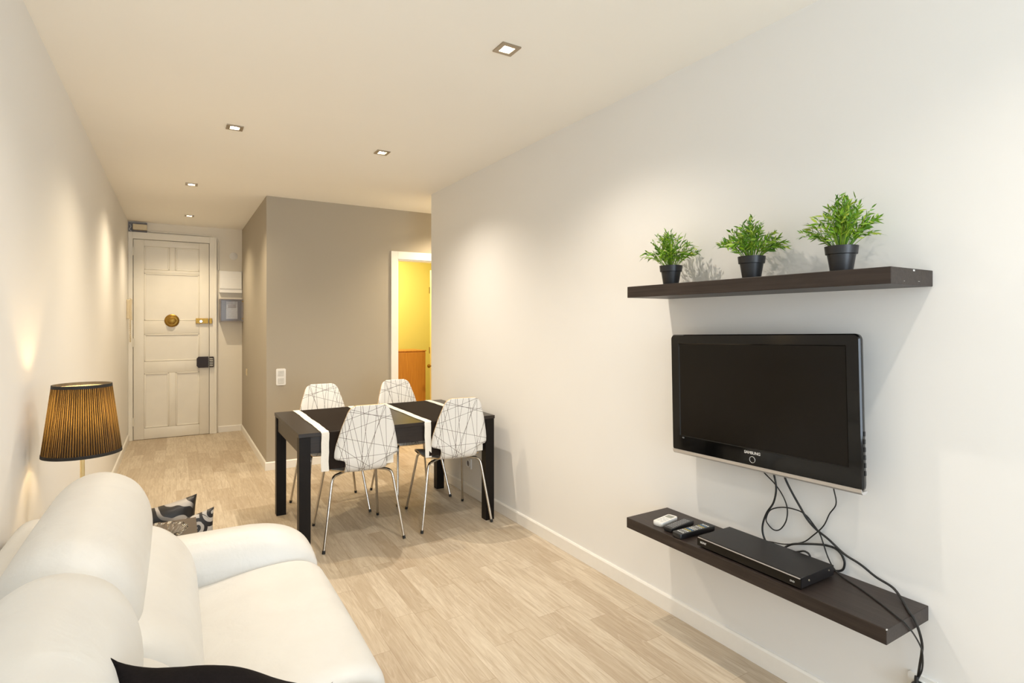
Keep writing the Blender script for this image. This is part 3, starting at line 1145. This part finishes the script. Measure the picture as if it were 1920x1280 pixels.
remote('white remote control with grey display, leftmost on the lower shelf', 1.878, 1.772, math.radians(10), 0.128, 0.050, 0.019, M['white_plastic'], 3, 2, [M['btn_white']], lcd=True)
remote('plain black remote control between the white one and the colourful one', 1.888, 1.702, math.radians(8), 0.172, 0.046, 0.018, M['black_plastic'], 10, 4, [M['btn_grey']])
remote('long black remote control with coloured buttons, next to the disc player', 1.888, 1.620, math.radians(-2), 0.212, 0.050, 0.021, M['black_plastic'], 12, 4, [M['btn_white'], M['btn_grey'], M['btn_white'], M['btn_yellow'], M['btn_blue'], M['btn_white']], bs=0.34)

# ------------------------------------------------------------------ cables
CAB = [
    ('black cable looping left from under the television down behind the player', 0.0038, [(2.003, 1.343, 0.86), (2.012, 1.332, 0.8), (2.015, 1.325, 0.747), (2.015, 1.336, 0.69), (2.015, 1.365, 0.641), (2.015, 1.382, 0.594), (2.015, 1.384, 0.559), (2.015, 1.374, 0.531), (2.012, 1.358, 0.518), (1.992, 1.345, 0.518)]),
    ('thin black cable curling in a round loop then trailing over the lower shelf', 0.0024, [(2.005, 1.42, 0.86), (2.02, 1.388, 0.803), (2.023, 1.335, 0.761), (2.026, 1.302, 0.719), (2.028, 1.287, 0.676), (2.028, 1.292, 0.628), (2.028, 1.317, 0.587), (2.028, 1.346, 0.577), (2.028, 1.373, 0.596), (2.028, 1.376, 0.616), (2.024, 1.354, 0.654), (2.022, 1.302, 0.679), (2.022, 1.246, 0.685), (2.026, 1.212, 0.675), (2.028, 1.179, 0.643), (2.028, 1.16, 0.621), (2.028, 1.147, 0.59), (2.026, 1.129, 0.547), (2.018, 1.104, 0.518), (2.004, 1.066, 0.5045), (1.964, 0.977, 0.5035), (1.912, 0.889, 0.5035), (1.870, 0.827, 0.5040), (1.874, 0.8155, 0.498), (1.930, 0.814, 0.446), (1.98, 0.815, 0.388), (2.0, 0.819, 0.344), (2.012, 0.826, 0.304), (2.012, 0.836, 0.272)]),
    ('thick black cable sweeping from the television over the shelf end to the socket', 0.0040, [(2.0, 1.300, 0.86), (2.012, 1.285, 0.797), (2.015, 1.26, 0.75), (2.016, 1.226, 0.7), (2.016, 1.199, 0.663), (2.016, 1.167, 0.638), (2.018, 1.122, 0.615), (2.02, 1.068, 0.581), (2.022, 1.016, 0.564), (2.024, 0.966, 0.539), (2.022, 0.914, 0.525), (1.996, 0.874, 0.5065), (1.932, 0.826, 0.5055), (1.928, 0.8145, 0.497), (1.960, 0.814, 0.452), (1.99, 0.817, 0.399), (2.0, 0.822, 0.362), (2.012, 0.832, 0.315), (2.02, 0.840, 0.272)]),
    ('thin black cable hanging from the right part of the television', 0.0022, [(2.0, 1.105, 0.86), (2.02, 1.105, 0.802), (2.03, 1.102, 0.747), (2.034, 1.128, 0.702), (2.035, 1.15, 0.652), (2.035, 1.189, 0.604), (2.034, 1.229, 0.565), (2.03, 1.298, 0.535), (2.024, 1.365, 0.524), (2.02, 1.385, 0.512), (2.01, 1.395, 0.503)]),
    ('short black cable looping on the wall behind the player', 0.0040, [(1.994, 1.296, 0.518), (2.010, 1.290, 0.525), (2.02, 1.281, 0.536), (2.02, 1.256, 0.552), (2.02, 1.202, 0.571), (2.032, 1.144, 0.584), (2.036, 1.101, 0.581), (2.036, 1.077, 0.552), (2.036, 1.080, 0.520), (2.034, 1.100, 0.5055), (2.024, 1.130, 0.5052), (2.000, 1.160, 0.515)]),
    ('short flat black cable standing up at the back of the player', 0.0036, [(1.994, 1.250, 0.520), (2.0, 1.240, 0.530), (2.002, 1.224, 0.538), (2.002, 1.204, 0.547), (2.002, 1.187, 0.544), (2.0, 1.179, 0.533), (1.994, 1.176, 0.520)]),
]
for lab, r_, pts in CAB:
    bm = bmesh.new()
    tube(bm, catmull(pts, 6), r_, 8)
    tag(obj('cable', bm, M['rubber'], None, 180), lab, 'cable', 'black cables between television and shelf')
t = thing('power_plug', 'black power plug in the double wall socket', 'plug', (XR - 0.011, 0.838, 0.236))
bm = bmesh.new()
tube(bm, [(0.0, 0, 0), (-0.012, 0, 0), (-0.014, 0, 0), (-0.034, 0, 0), (-0.038, 0, 0)], [0.020, 0.020, 0.022, 0.018, 0.010], 20)
obj('body', bm, M['rubber'], t, 35)
bm = bmesh.new()
tube(bm, catmull([(-0.026, 0, 0.012), (-0.026, 0.001, 0.028), (-0.024, 0.001, 0.042)], 4), 0.006, 10)
obj('cord_sleeve', bm, M['rubber'], t, 40)

# ------------------------------------------------------------------ dining table
TX0, TX1, TY0, TY1, TZ = 0.6144, 1.940, 3.440, 4.375, 0.740
t = thing('dining_table', 'black-brown wooden dining table with square legs', 'dining table', ((TX0 + TX1) / 2, (TY0 + TY1) / 2, 0))
a, b = (TX1 - TX0) / 2, (TY1 - TY0) / 2
obj('tabletop', B(-a, a, -b, b, TZ - 0.024, TZ, 0.002), M['wood_x'], t)
LG = 0.066
lx, ly = a - LG - 0.004, b - LG - 0.004
obj('apron', B(-lx, lx, -b + 0.012, -b + 0.034, TZ - 0.125, TZ - 0.0245), M['wood_x'], t)
obj('apron', B(-lx, lx, b - 0.034, b - 0.012, TZ - 0.125, TZ - 0.0245), M['wood_x'], t)
obj('apron', B(-a + 0.012, -a + 0.034, -ly, ly, TZ - 0.125, TZ - 0.0245), M['wood_x'], t)
obj('apron', B(a - 0.034, a - 0.012, -ly, ly, TZ - 0.125, TZ - 0.0245), M['wood_x'], t)
for sx, sy in ((-1, -1), (1, -1), (-1, 1), (1, 1)):
    x0 = -a + 0.004 if sx < 0 else a - LG - 0.004
    y0 = -b + 0.004 if sy < 0 else b - LG - 0.004
    obj('leg', B(x0, x0 + LG, y0, y0 + LG, 0.0, TZ - 0.0245, 0.0015), M['wood_z'], t)


# ------------------------------------------------------------------ table runners (cloth draped over both long edges)
def strip_cloth(x0, x1, seed, thick=0.0016, lift=0.0008, hang=0.225, wob=0.0025, nx=6):
    """a cloth band running across the table in y and hanging at both edges"""
    r = random.Random(seed)
    path = []
    zt = TZ + lift
    rad = 0.010
    yn, yf = TY0 - 0.0015 - lift, TY1 + 0.0015 + lift
    for k in range(8):
        path.append((yn - 0.004 * (1 - k / 8), zt - rad - hang * (1 - k / 8)))
    for k in range(5):
        a_ = PI - PI / 2 * k / 4
        path.append((yn + rad + rad * math.cos(a_), zt - rad + rad * math.sin(a_)))
    for k in range(1, 24):
        path.append((yn + rad + (yf - yn - 2 * rad) * k / 24, zt))
    for k in range(5):
        a_ = PI / 2 - PI / 2 * k / 4
        path.append((yf - rad + rad * math.cos(a_), zt - rad + rad * math.sin(a_)))
    for k in range(1, 9):
        path.append((yf, zt - rad - 0.20 * k / 8))
    bm = bmesh.new()
    ph = r.uniform(0, 6)
    gr = []
    for i, (y, z) in enumerate(path):
        row = []
        edge0 = wob * math.sin(i * 0.55 + ph) + wob * 0.6 * math.sin(i * 1.7 + ph * 2)
        for j in range(nx + 1):
            x = x0 + edge0 + (x1 - x0) * j / nx
            yy = y
            if z < zt - rad and y < TY0 + 0.1:
                yy -= 0.004 * (0.5 + 0.5 * math.sin(j * 1.3 + ph)) * (zt - z) / hang
            row.append((x, yy, z))
        gr.append(row)
    V0 = [[bm.verts.new(p) for p in row] for row in gr]
    for i in range(len(gr) - 1):
        for j in range(nx):
            bm.faces.new([V0[i][j], V0[i][j + 1], V0[i + 1][j + 1], V0[i + 1][j]])
    bmesh.ops.recalc_face_normals(bm, faces=bm.faces)
    bm.normal_update()
    if sum(f.normal.z for f in bm.faces) < 0:
        bmesh.ops.reverse_faces(bm, faces=bm.faces)
    bmesh.ops.solidify(bm, geom=list(bm.faces), thickness=-thick)
    return bm


for x0, x1, sd, lab in ((0.742, 1.190, 4, 'black table runner with white borders at the left end of the dining table'),
                        (1.405, 1.835, 7, 'black table runner with white borders at the wall end of the dining table')):
    t = thing('table_runner', lab, 'table runner', (0, 0, 0), 0, 'table runners')
    obj('cloth', strip_cloth(x0 + 0.024, x1 - 0.024, sd, 0.0010, 0.0005, 0.218, 0.0), M['runner'], t, 60)
    obj('border', strip_cloth(x0, x0 + 0.045, sd + 1, 0.0022, 0.0022, 0.228, 0.002, 3), M['runner_edge'], t, 60)
    obj('border', strip_cloth(x1 - 0.045, x1, sd + 2, 0.0022, 0.0022, 0.228, 0.002, 3), M['runner_edge'], t, 60)


# ------------------------------------------------------------------ dining chairs
def shell_grid():
    """returns the centre line (y,z), half width and cup at stations from the seat front to the top of the back.
    local axes: the chair faces +y, back at -y"""
    cl = catmull([(0, 0.175, 0.430), (0, 0.145, 0.460), (0, 0.05, 0.474), (0, -0.09, 0.467), (0, -0.195, 0.466), (0, -0.260, 0.490), (0, -0.287, 0.545), (0, -0.301, 0.64), (0, -0.325, 0.755), (0, -0.357, 0.898)], 8)
    s = [0]
    for p, q in zip(cl, cl[1:]):
        s.append(s[-1] + (q - p).length)
    return cl, s


def lerp_tab(tab, x):
    for (a, u), (b, v) in zip(tab, tab[1:]):
        if x <= b:
            t_ = (x - a) / (b - a) if b > a else 0
            return u + (v - u) * t_
    return tab[-1][1]


def make_chair(label, group):
    t = thing('dining_chair', label, 'chair', (0, 0, 0), 0, group)
    cl, s = shell_grid()
    S = s[-1]
    # half width against the fraction along the centre line
    tab = [(0.0, 0.165), (0.03, 0.190), (0.10, 0.203), (0.25, 0.205), (0.36, 0.200), (0.385, 0.192), (0.405, 0.165), (0.420, 0.142), (0.44, 0.131), (0.53, 0.128), (0.585, 0.129), (0.600, 0.134), (0.609, 0.148), (0.616, 0.184), (0.632, 0.195), (0.67, 0.194), (0.72, 0.187), (0.84, 0.161), (0.92, 0.138), (0.955, 0.128), (0.978, 0.116), (0.992, 0.098), (1.0, 0.080)]
    # resample finely
    NS, NX = 144, 12
    rows = []
    for i in range(NS + 1):
        f_ = i / NS
        d = f_ * S
        k = max(j for j in range(len(s)) if s[j] <= d + 1e-9)
        k = min(k, len(s) - 2)
        u = (d - s[k]) / (s[k + 1] - s[k])
        p = cl[k].lerp(cl[k + 1], u)
        tan = (cl[k + 1] - cl[k]).normalized()
        nrm = Vector((0, -tan.z, tan.y))         # towards the sitter / up
        if nrm.z < 0 and f_ < 0.3:
            nrm = -nrm
        hw = lerp_tab(tab, f_)
        cup = 0.008 + 0.012 * min(1, max(0, (f_ - 0.3) / 0.25))
        row = []
        for j in range(NX + 1):
            x = -1 + 2 * j / NX
            inward = Vector((0, 1, 0)) if f_ > 0.48 else Vector((0, 0, 1))
            w = min(1, max(0, (f_ - 0.40) / 0.14))
            inward = Vector((0, w, 1 - w)).normalized()
            q = p + inward * cup * (x * hw / 0.2) ** 2
            row.append((Vector((x * hw, q.y, q.z)), (x * hw, d)))
        rows.append(row)
    th = 0.0095
    bm = bmesh.new()
    uvl = bm.loops.layers.uv.new('UVMap')
    # two skins
    def skin(off):
        V = []
        for i, row in enumerate(rows):
            r_ = []
            for j, (p, uv) in enumerate(row):
                i0, i1 = max(i - 1, 0), min(i + 1, NS)
                j0, j1 = max(j - 1, 0), min(j + 1, NX)
                n_ = (rows[i1][j][0] - rows[i0][j][0]).cross(rows[i][j1][0] - rows[i][j0][0])
                if n_.length < 1e-9:
                    n_ = Vector((0, 0, 1))
                n_.normalize()
                n_ = -n_      # towards the sitter
                r_.append(bm.verts.new(p + n_ * off))
            V.append(r_)
        return V
    A = skin(th / 2)
    Bk = skin(-th / 2)
    seat_end = int(NS * 0.425)

    def face(vs4, uvs, mi):
        f = bm.faces.new(vs4)
        f.material_index = mi
        f.smooth = True
        for lp, uv in zip(f.loops, uvs):
            lp[uvl].uv = uv
    for i in range(NS):
        for j in range(NX):
            idx = [(i, j), (i, j + 1), (i + 1, j + 1), (i + 1, j)]
            uvs = [rows[a_][b_][1] for a_, b_ in idx]
            face([A[a_][b_] for a_, b_ in idx], uvs, 1 if i < seat_end else 0)
            face([Bk[a_][b_] for a_, b_ in idx][::-1], uvs[::-1], 0)
    for i in range(NS):
        for j in (0, NX):
            f = bm.faces.new([A[i][j], A[i + 1][j], Bk[i + 1][j], Bk[i][j]])
            f.material_index = 2
    for j in range(NX):
        for i in (0, NS):
            f = bm.faces.new([A[i][j], A[i][j + 1], Bk[i][j + 1], Bk[i][j]])
            f.material_index = 2
    bmesh.ops.recalc_face_normals(bm, faces=bm.faces)
    # split into the seat and the backrest, two parts
    bm2 = bm.copy()
    lim = seat_end
    def cut(b, keep_seat):
        b.verts.ensure_lookup_table()
        n_per = (NS + 1) * (NX + 1)
        rm = []
        for f in b.faces:
            ii = [(v.index % n_per) // (NX + 1) for v in f.verts]
            seat = max(ii) <= lim
            if seat != keep_seat:
                rm.append(f)
        bmesh.ops.delete(b, geom=rm, context='FACES')
    bm.verts.index_update()
    bm2.verts.index_update()
    cut(bm, True)
    cut(bm2, False)
    obj('seat', bm, [M['shell'], M['seat_top'], M['ply']], t, recalc=False)
    obj('backrest', bm2, [M['shell'], M['seat_top'], M['ply']], t, recalc=False)
    # legs
    zt = 0.446
    R = 0.0088
    for sx in (-1, 1):
        for sy, foot in ((-1, (0.250, -0.245)), (1, (0.222, 0.270))):
            if sy < 0:
                pts = [(sx * 0.045, -0.03, zt), (sx * 0.085, -0.088, zt), (sx * 0.135, -0.140, zt), (sx * 0.168, -0.166, zt - 0.004), (sx * 0.187, -0.183, zt - 0.022), (sx * 0.196, -0.192, zt - 0.06), (sx * foot[0], foot[1], 0.012)]
            else:
                pts = [(sx * 0.045, -0.03, zt), (sx * 0.085, 0.035, zt), (sx * 0.130, 0.098, zt), (sx * 0.155, 0.130, zt - 0.004), (sx * 0.170, 0.150, zt - 0.022), (sx * 0.177, 0.160, zt - 0.06), (sx * foot[0], foot[1], 0.012)]
            head = catmull(pts[:-1], 5)
            bm = bmesh.new()
            tube(bm, head + [Vector(pts[-1])], R, 12)
            lg = obj('leg', bm, M['chrome'], t, 50)
            bm = bmesh.new()
            d = (Vector(pts[-1]) - Vector(pts[-2])).normalized()
            p1 = Vector(pts[-1])
            tube(bm, [p1 - d * 0.008, Vector((p1.x + d.x * 0.011, p1.y + d.y * 0.011, 0.0015))], R + 0.0015, 12)
            obj('foot_cap', bm, M['rubber'], lg, 50)
    bm = bmesh.new()
    prism(bm, round_rect(0.17, 0.13, 0.02), 'z', zt + 0.0085, zt + 0.0125)
    for v in bm.verts:
        v.co.y -= 0.03
    obj('mounting_plate', bm, M['chrome'], t)
    return t


CG = 'line-patterned chairs around the dining table'
ch = make_chair('white line-patterned chair on the near left side of the table, largest in view', CG)
ch.location = (1.020, 3.690, 0)
ch.rotation_euler = (0, 0, math.radians(-2))
dup(ch, (1.668, 3.672, 0), math.radians(-6), 'white line-patterned chair on the near side of the table beside the right wall')
dup(ch, (1.005, 4.320, 0), PI - math.radians(1), 'white line-patterned chair across the table, its back before the grey wall')
dup(ch, (1.650, 4.330, 0), PI + math.radians(2), 'white line-patterned chair across the table, in front of the doorway')

# ------------------------------------------------------------------ yellow room cabinet
t = thing('wooden_cabinet', 'orange oak cabinet in the yellow room beyond the doorway', 'cabinet', (2.36, 6.83, 0))
obj('body', B(-0.36, 0.36, -0.20, 0.20, 0.05, 1.03, 0.002), M['cabinet'], t)
obj('plinth', B(-0.34, 0.34, -0.18, 0.18, 0.0, 0.0495), M['cabinet'], t)
obj('top_panel', B(-0.37, 0.37, -0.21, 0.205, 1.0305, 1.045, 0.002), M['cabinet'], t)
dd = obj('door', B(-0.355, 0.355, -0.219, -0.2005, 0.07, 1.02, 0.002), M['cabinet'], t)

# ------------------------------------------------------------------ side table, lamp, glass dish
SX0, SX1, SY0, SY1, SZT = -0.470, 0.082, 2.575, 3.115, 0.450
t = thing('side_table', 'square dark brown side table between the sofa and the patterned cushions', 'side table', ((SX0 + SX1) / 2, (SY0 + SY1) / 2, 0))
a, b = (SX1 - SX0) / 2, (SY1 - SY0) / 2
obj('tabletop', B(-a, a, -b, b, SZT - 0.05, SZT, 0.002), M['table_top'], t)
for sx, sy in ((-1, -1), (1, -1), (-1, 1), (1, 1)):
    x0 = -a if sx < 0 else a - 0.05
    y0 = -b if sy < 0 else b - 0.05
    obj('leg', B(x0, x0 + 0.05, y0, y0 + 0.05, 0, SZT - 0.0505), M['wood_z'], t)

LXp, LYp = -0.322, 2.790
lamp = thing('table_lamp', 'glowing table lamp with black pleated shade behind the sofa', 'table lamp', (LXp, LYp, SZT))
bm = bmesh.new()
lathe(bm, [(0.075, 0.0), (0.077, 0.004), (0.074, 0.010), (0.020, 0.016), (0.012, 0.022)], 40)
obj('base', bm, M['brass_pole'], lamp, 40)
bm = bmesh.new()
tube(bm, [(0, 0, 0.018), (0, 0, 0.50)], 0.0078, 16)
obj('pole', bm, M['brass_pole'], lamp, 50)
bm = bmesh.new()
lathe(bm, [(0.014, 0.50), (0.016, 0.502), (0.016, 0.545), (0.012, 0.55)], 20)
obj('bulb_holder', bm, M['white_plastic'], lamp, 40)
bm = bmesh.new()
lathe(bm, [(0.010, 0.551), (0.014, 0.560), (0.023, 0.585), (0.022, 0.605), (0.012, 0.620), (0.003, 0.624)], 20)
obj('bulb', bm, M['bulb'], lamp, 60)
ZB, ZT_, RB, RT = 0.425, 0.703, 0.1300, 0.0965


def cone(r0, z0, r1, z1, seg, pleat=0.0, thick=None):
    bm = bmesh.new()
    uvl = bm.loops.layers.uv.new('UVMap')
    ny = 4
    V = []
    for i in range(ny + 1):
        f_ = i / ny
        row = []
        for k in range(seg):
            a_ = 2 * PI * k / seg
            rr = r0 + (r1 - r0) * f_ + (pleat if k % 2 else -pleat)
            row.append(bm.verts.new((rr * math.cos(a_), rr * math.sin(a_), z0 + (z1 - z0) * f_)))
        V.append(row)
    for i in range(ny):
        for k in range(seg):
            k2 = (k + 1) % seg
            f = bm.faces.new([V[i][k], V[i][k2], V[i + 1][k2], V[i + 1][k]])
            for lp, uv in zip(f.loops, [(k / seg, i / ny), ((k + 1) / seg, i / ny), ((k + 1) / seg, (i + 1) / ny), (k / seg, (i + 1) / ny)]):
                lp[uvl].uv = uv
    return bm


shd = obj('shade', cone(RB, ZB, RT, ZT_, 288, 0.0009), M['shade'], lamp, recalc=False)
bm = bmesh.new()
lathe(bm, [(RB + 0.0015, ZB), (RB + 0.0005, ZB + 0.012), (RB - 0.003, ZB + 0.012), (RB - 0.002, ZB), (RB + 0.0015, ZB)], 96, cap0=False, cap1=False)
obj('bottom_binding', bm, M['shade_trim'], shd, 40)
bm = bmesh.new()
lathe(bm, [(RT + 0.0025, ZT_ - 0.012), (RT + 0.0015, ZT_), (RT - 0.002, ZT_), (RT - 0.001, ZT_ - 0.012), (RT + 0.0025, ZT_ - 0.012)], 96, cap0=False, cap1=False)
obj('top_binding', bm, M['shade_trim'], shd, 40)
bm = bmesh.new()
for k in range(3):
    a_ = 2 * PI * k / 3 + 0.3
    tube(bm, [(0.012 * math.cos(a_), 0.012 * math.sin(a_), 0.548), (0.6 * RB * math.cos(a_), 0.6 * RB * math.sin(a_), 0.56), ((RB - 0.020) * math.cos(a_), (RB - 0.020) * math.sin(a_), 0.50)], 0.0015, 6)
obj('shade_carrier', bm, M['chrome'], lamp, 50)


# cut glass dish
def glass_dish():
    bm = bmesh.new()
    seg = 96
    prof = [(0.045, 0.0), (0.055, 0.003), (0.078, 0.018), (0.100, 0.036), (0.106, 0.042), (0.101, 0.043), (0.094, 0.037), (0.070, 0.018), (0.048, 0.009), (0.004, 0.008)]
    rings = []
    for i, (r, z) in enumerate(prof):
        ring = []
        for k in range(seg):
            a_ = 2 * PI * k / seg
            m = 0.0
            if 1 <= i <= 5:
                m = 0.0032 * (1 if k % 4 < 2 else -1) * (1 if i % 2 else -0.6)
            zz = z + (0.003 * (1 if k % 8 < 4 else -1) if i in (4, 5) else 0)
            ring.append(bm.verts.new(((r + m) * math.cos(a_), (r + m) * math.sin(a_), zz)))
        rings.append(ring)
    for p, q in zip(rings, rings[1:]):
        for k in range(seg):
            bm.faces.new([p[k], p[(k + 1) % seg], q[(k + 1) % seg], q[k]])
    bm.faces.new(rings[0][::-1])
    bm.faces.new(rings[-1])
    return bm


tag(obj('glass_dish', glass_dish(), M['glass'], None, None, loc=(-0.062, 2.865, SZT + 0.0006)), 'round cut glass dish on the brown side table', 'glass dish')


# ------------------------------------------------------------------ cushions
def pillow_mesh(w, h, d, n=34, pinch=0.10, seed=1, wr=0.004, ear=2, tp=(4, 0.55)):
    """upright pillow in the xz plane with pointed corners"""
    bm = bmesh.new()
    r = random.Random(seed)
    ph = [r.uniform(0, 6) for _ in range(6)]
    V = {}
    for side in (1, -1):
        for i in range(n + 1):
            for j in range(n + 1):
                u, v = -1 + 2 * i / n, -1 + 2 * j / n
                x = u * w / 2 * (1 - pinch * (1 - v * v) * 0 - pinch * (1 - abs(v) ** ear) * abs(u) ** 2)
                z = v * h / 2 * (1 - pinch * (1 - abs(u) ** ear) * abs(v) ** 2)
                t_ = max(0, (1 - abs(u) ** tp[0]) * (1 - abs(v) ** tp[0])) ** tp[1]
                y = side * d / 2 * t_ + wr * t_ * (math.sin(5 * u + 3 * v + ph[0]) + math.sin(7 * v - 2 * u + ph[1]))
                border = i in (0, n) or j in (0, n)
                key = (i, j, 0 if border else side)
                if key not in V:
                    V[key] = bm.verts.new((x, 0 if border else y, z))
    for side in (1, -1):
        for i in range(n):
            for j in range(n):
                def g(a_, b_):
                    return V[(a_, b_, 0 if (a_ in (0, n) or b_ in (0, n)) else side)]
                f = [g(i, j), g(i + 1, j), g(i + 1, j + 1), g(i, j + 1)]
                bm.faces.new(f if side < 0 else f[::-1])
    return bm


def put_pillow(name, label, w, h, d, mat, loc, rot, seed, group=None, pinch=0.10, wr=0.004, **kw):
    o = obj(name, pillow_mesh(w, h, d, seed=seed, pinch=pinch, wr=wr, **kw), mat, None, 180)
    o.location = loc
    o.rotation_euler = rot
    tag(o, label, 'cushion', group)
    return o


put_pillow('throw_cushion', 'black and silver striped satin cushion standing behind the side table', 0.50, 0.47, 0.13, M['zebra'], (-0.137, 3.34, 0.240), (math.radians(-8), math.radians(-4), math.radians(4)), 2, pinch=0.11)
put_pillow('throw_cushion', 'silver cushion with black scrolls at the right corner of the side table', 0.42, 0.40, 0.09, M['scroll'], (-0.020, 3.20, 0.232), (math.radians(-4), math.radians(-6), math.radians(6)), 3, pinch=0.11)
bx_ = Vector((0.345, 0.10, -0.215)).normalized()
bz_ = Vector((-0.10, 0.85, 0.40))
bz_ = (bz_ - bx_ * bz_.dot(bx_)).normalized()
by_ = bz_.cross(bx_)
rot_ = Matrix((bx_, by_, bz_)).transposed().to_euler()
put_pillow('throw_cushion', 'plain black cushion lying on the white leather sofa', 0.47, 0.42, 0.19, M['black_cloth'], Vector((0.0910, 1.136, 0.756)) - bz_ * 0.20, rot_, 5, pinch=0.14, wr=0.011, ear=7, tp=(2.4, 0.75))

# ------------------------------------------------------------------ sofa
SOF0, SOF1 = 0.30, 2.53       # outer ends in y
sofa = thing('sofa', 'white leather two-seat sofa with puffy back along the left wall', 'sofa', (0, 0, 0))
L = M['leather']
SEAM_Y = 1.425

# base
obj('base', B(-0.44, 0.43, SOF0 + 0.04, SOF1 - 0.04, 0.05, 0.30, 0.03, 4), L, sofa, 60)
for x_, y_ in ((-0.38, 0.42), (-0.38, 2.42), (0.36, 0.42), (0.36, 2.42)):
    bm = bmesh.new()
    lathe(bm, [(0.018, 0.0), (0.024, 0.05)], 16, (x_, y_))
    obj('foot', bm, M['black_plastic'], sofa, 50)

# rear frame behind the cushions
prof = closed_curve([(-0.478, 0.12), (-0.480, 0.40), (-0.478, 0.60), (-0.460, 0.70), (-0.420, 0.738), (-0.370, 0.725), (-0.330, 0.64), (-0.310, 0.45), (-0.300, 0.12)], 5)
obj('back_frame', cushion_loft(prof, SOF0 + 0.02, 2.50, 0.10, 10, 2.6, shrink=0.5), L, sofa, 180)


# arms: capsule profile in (y,z), run along x, rounded at the front
def arm(yc, flip):
    bm = bmesh.new()
    half = 0.135
    rings = []
    N = 22
    xs = [-0.44 + 0.69 * k / N for k in range(N)] + [0.25 + 0.232 * math.sin(PI / 2 * k / 16) for k in range(17)]
    for x in xs:
        if x > 0.25:
            q = (x - 0.25) / 0.232
            top = 0.44 + 0.156 * math.sqrt(max(0, 1 - q ** 2.0))
            hw = half * (0.70 + 0.30 * max(0, 1 - q ** 3) ** 0.5)
        else:
            q = 0
            top = 0.596 + 0.004 * math.sin((x + 0.4) * 4)
            hw = half
        ring = []
        pts = [(-1.0, 0.05), (-1.0, 0.30)]
        for k in range(13):
            a_ = PI - PI * k / 12
            ring_y = math.copysign(abs(math.cos(a_)) ** 0.85, math.cos(a_))
            ring_z = abs(math.sin(a_)) ** 0.8
            pts.append((ring_y, None, ring_z))
        pts += [(1.0, 0.30), (1.0, 0.05)]
        zs = 0.44
        for p in pts:
            if len(p) == 3:
                z = zs + (top - zs) * p[2] if top > zs else zs
                ring.append((x, yc + hw * p[0], z))
            else:
                ring.append((x, yc + hw * p[0] * 0.96, p[1]))
        rings.append(ring)
    loft(bm, rings)
    return bm


obj('armrest', arm(2.395, 1), L, sofa, 180)
obj('armrest', arm(0.435, -1), L, sofa, 180)

# seat cushions
sp = closed_curve([(-0.10, 0.30), (0.20, 0.285), (0.44, 0.29), (0.482, 0.33), (0.492, 0.40), (0.472, 0.458), (0.40, 0.492), (0.26, 0.492), (0.10, 0.470), (-0.10, 0.435)], 5)
obj('seat_cushion', cushion_loft(sp, SEAM_Y + 0.002, 2.272, 0.07, 10, 2.6, shrink=0.30), L, sofa, 180)
obj('seat_cushion', cushion_loft(sp, 0.56, SEAM_Y - 0.002, 0.07, 10, 2.6, shrink=0.30), L, sofa, 180)

# lumbar part of the back
lp = closed_curve([(-0.28, 0.46), (-0.06, 0.452), (0.035, 0.470), (0.060, 0.52), (0.045, 0.60), (0.005, 0.665), (-0.06, 0.715), (-0.16, 0.74), (-0.27, 0.70)], 5)
obj('lumbar_cushion', cushion_loft(lp, SEAM_Y - 0.002, 2.285, 0.10, 10, 2.4, shrink=0.45), L, sofa, 180)
obj('lumbar_cushion', cushion_loft(lp, 0.56, SEAM_Y - 0.006, 0.10, 10, 2.4, shrink=0.45), L, sofa, 180)

# headrest rolls
hp = closed_curve([(-0.315, 0.62), (-0.345, 0.70), (-0.345, 0.79), (-0.315, 0.865), (-0.255, 0.912), (-0.185, 0.915), (-0.115, 0.875), (-0.075, 0.80), (-0.068, 0.71), (-0.095, 0.635), (-0.16, 0.60), (-0.25, 0.595)], 5)
obj('back_cushion', cushion_loft(hp, SEAM_Y - 0.010, 2.345, 0.17, 14, 2.2, shrink=0.62), L, sofa, 180)
hp2 = [(p[0] + 0.012, p[1] + 0.008) for p in hp]
obj('back_cushion', cushion_loft(hp2, 0.55, SEAM_Y + 0.03, 0.17, 14, 2.2, shrink=0.62), L, sofa, 180)
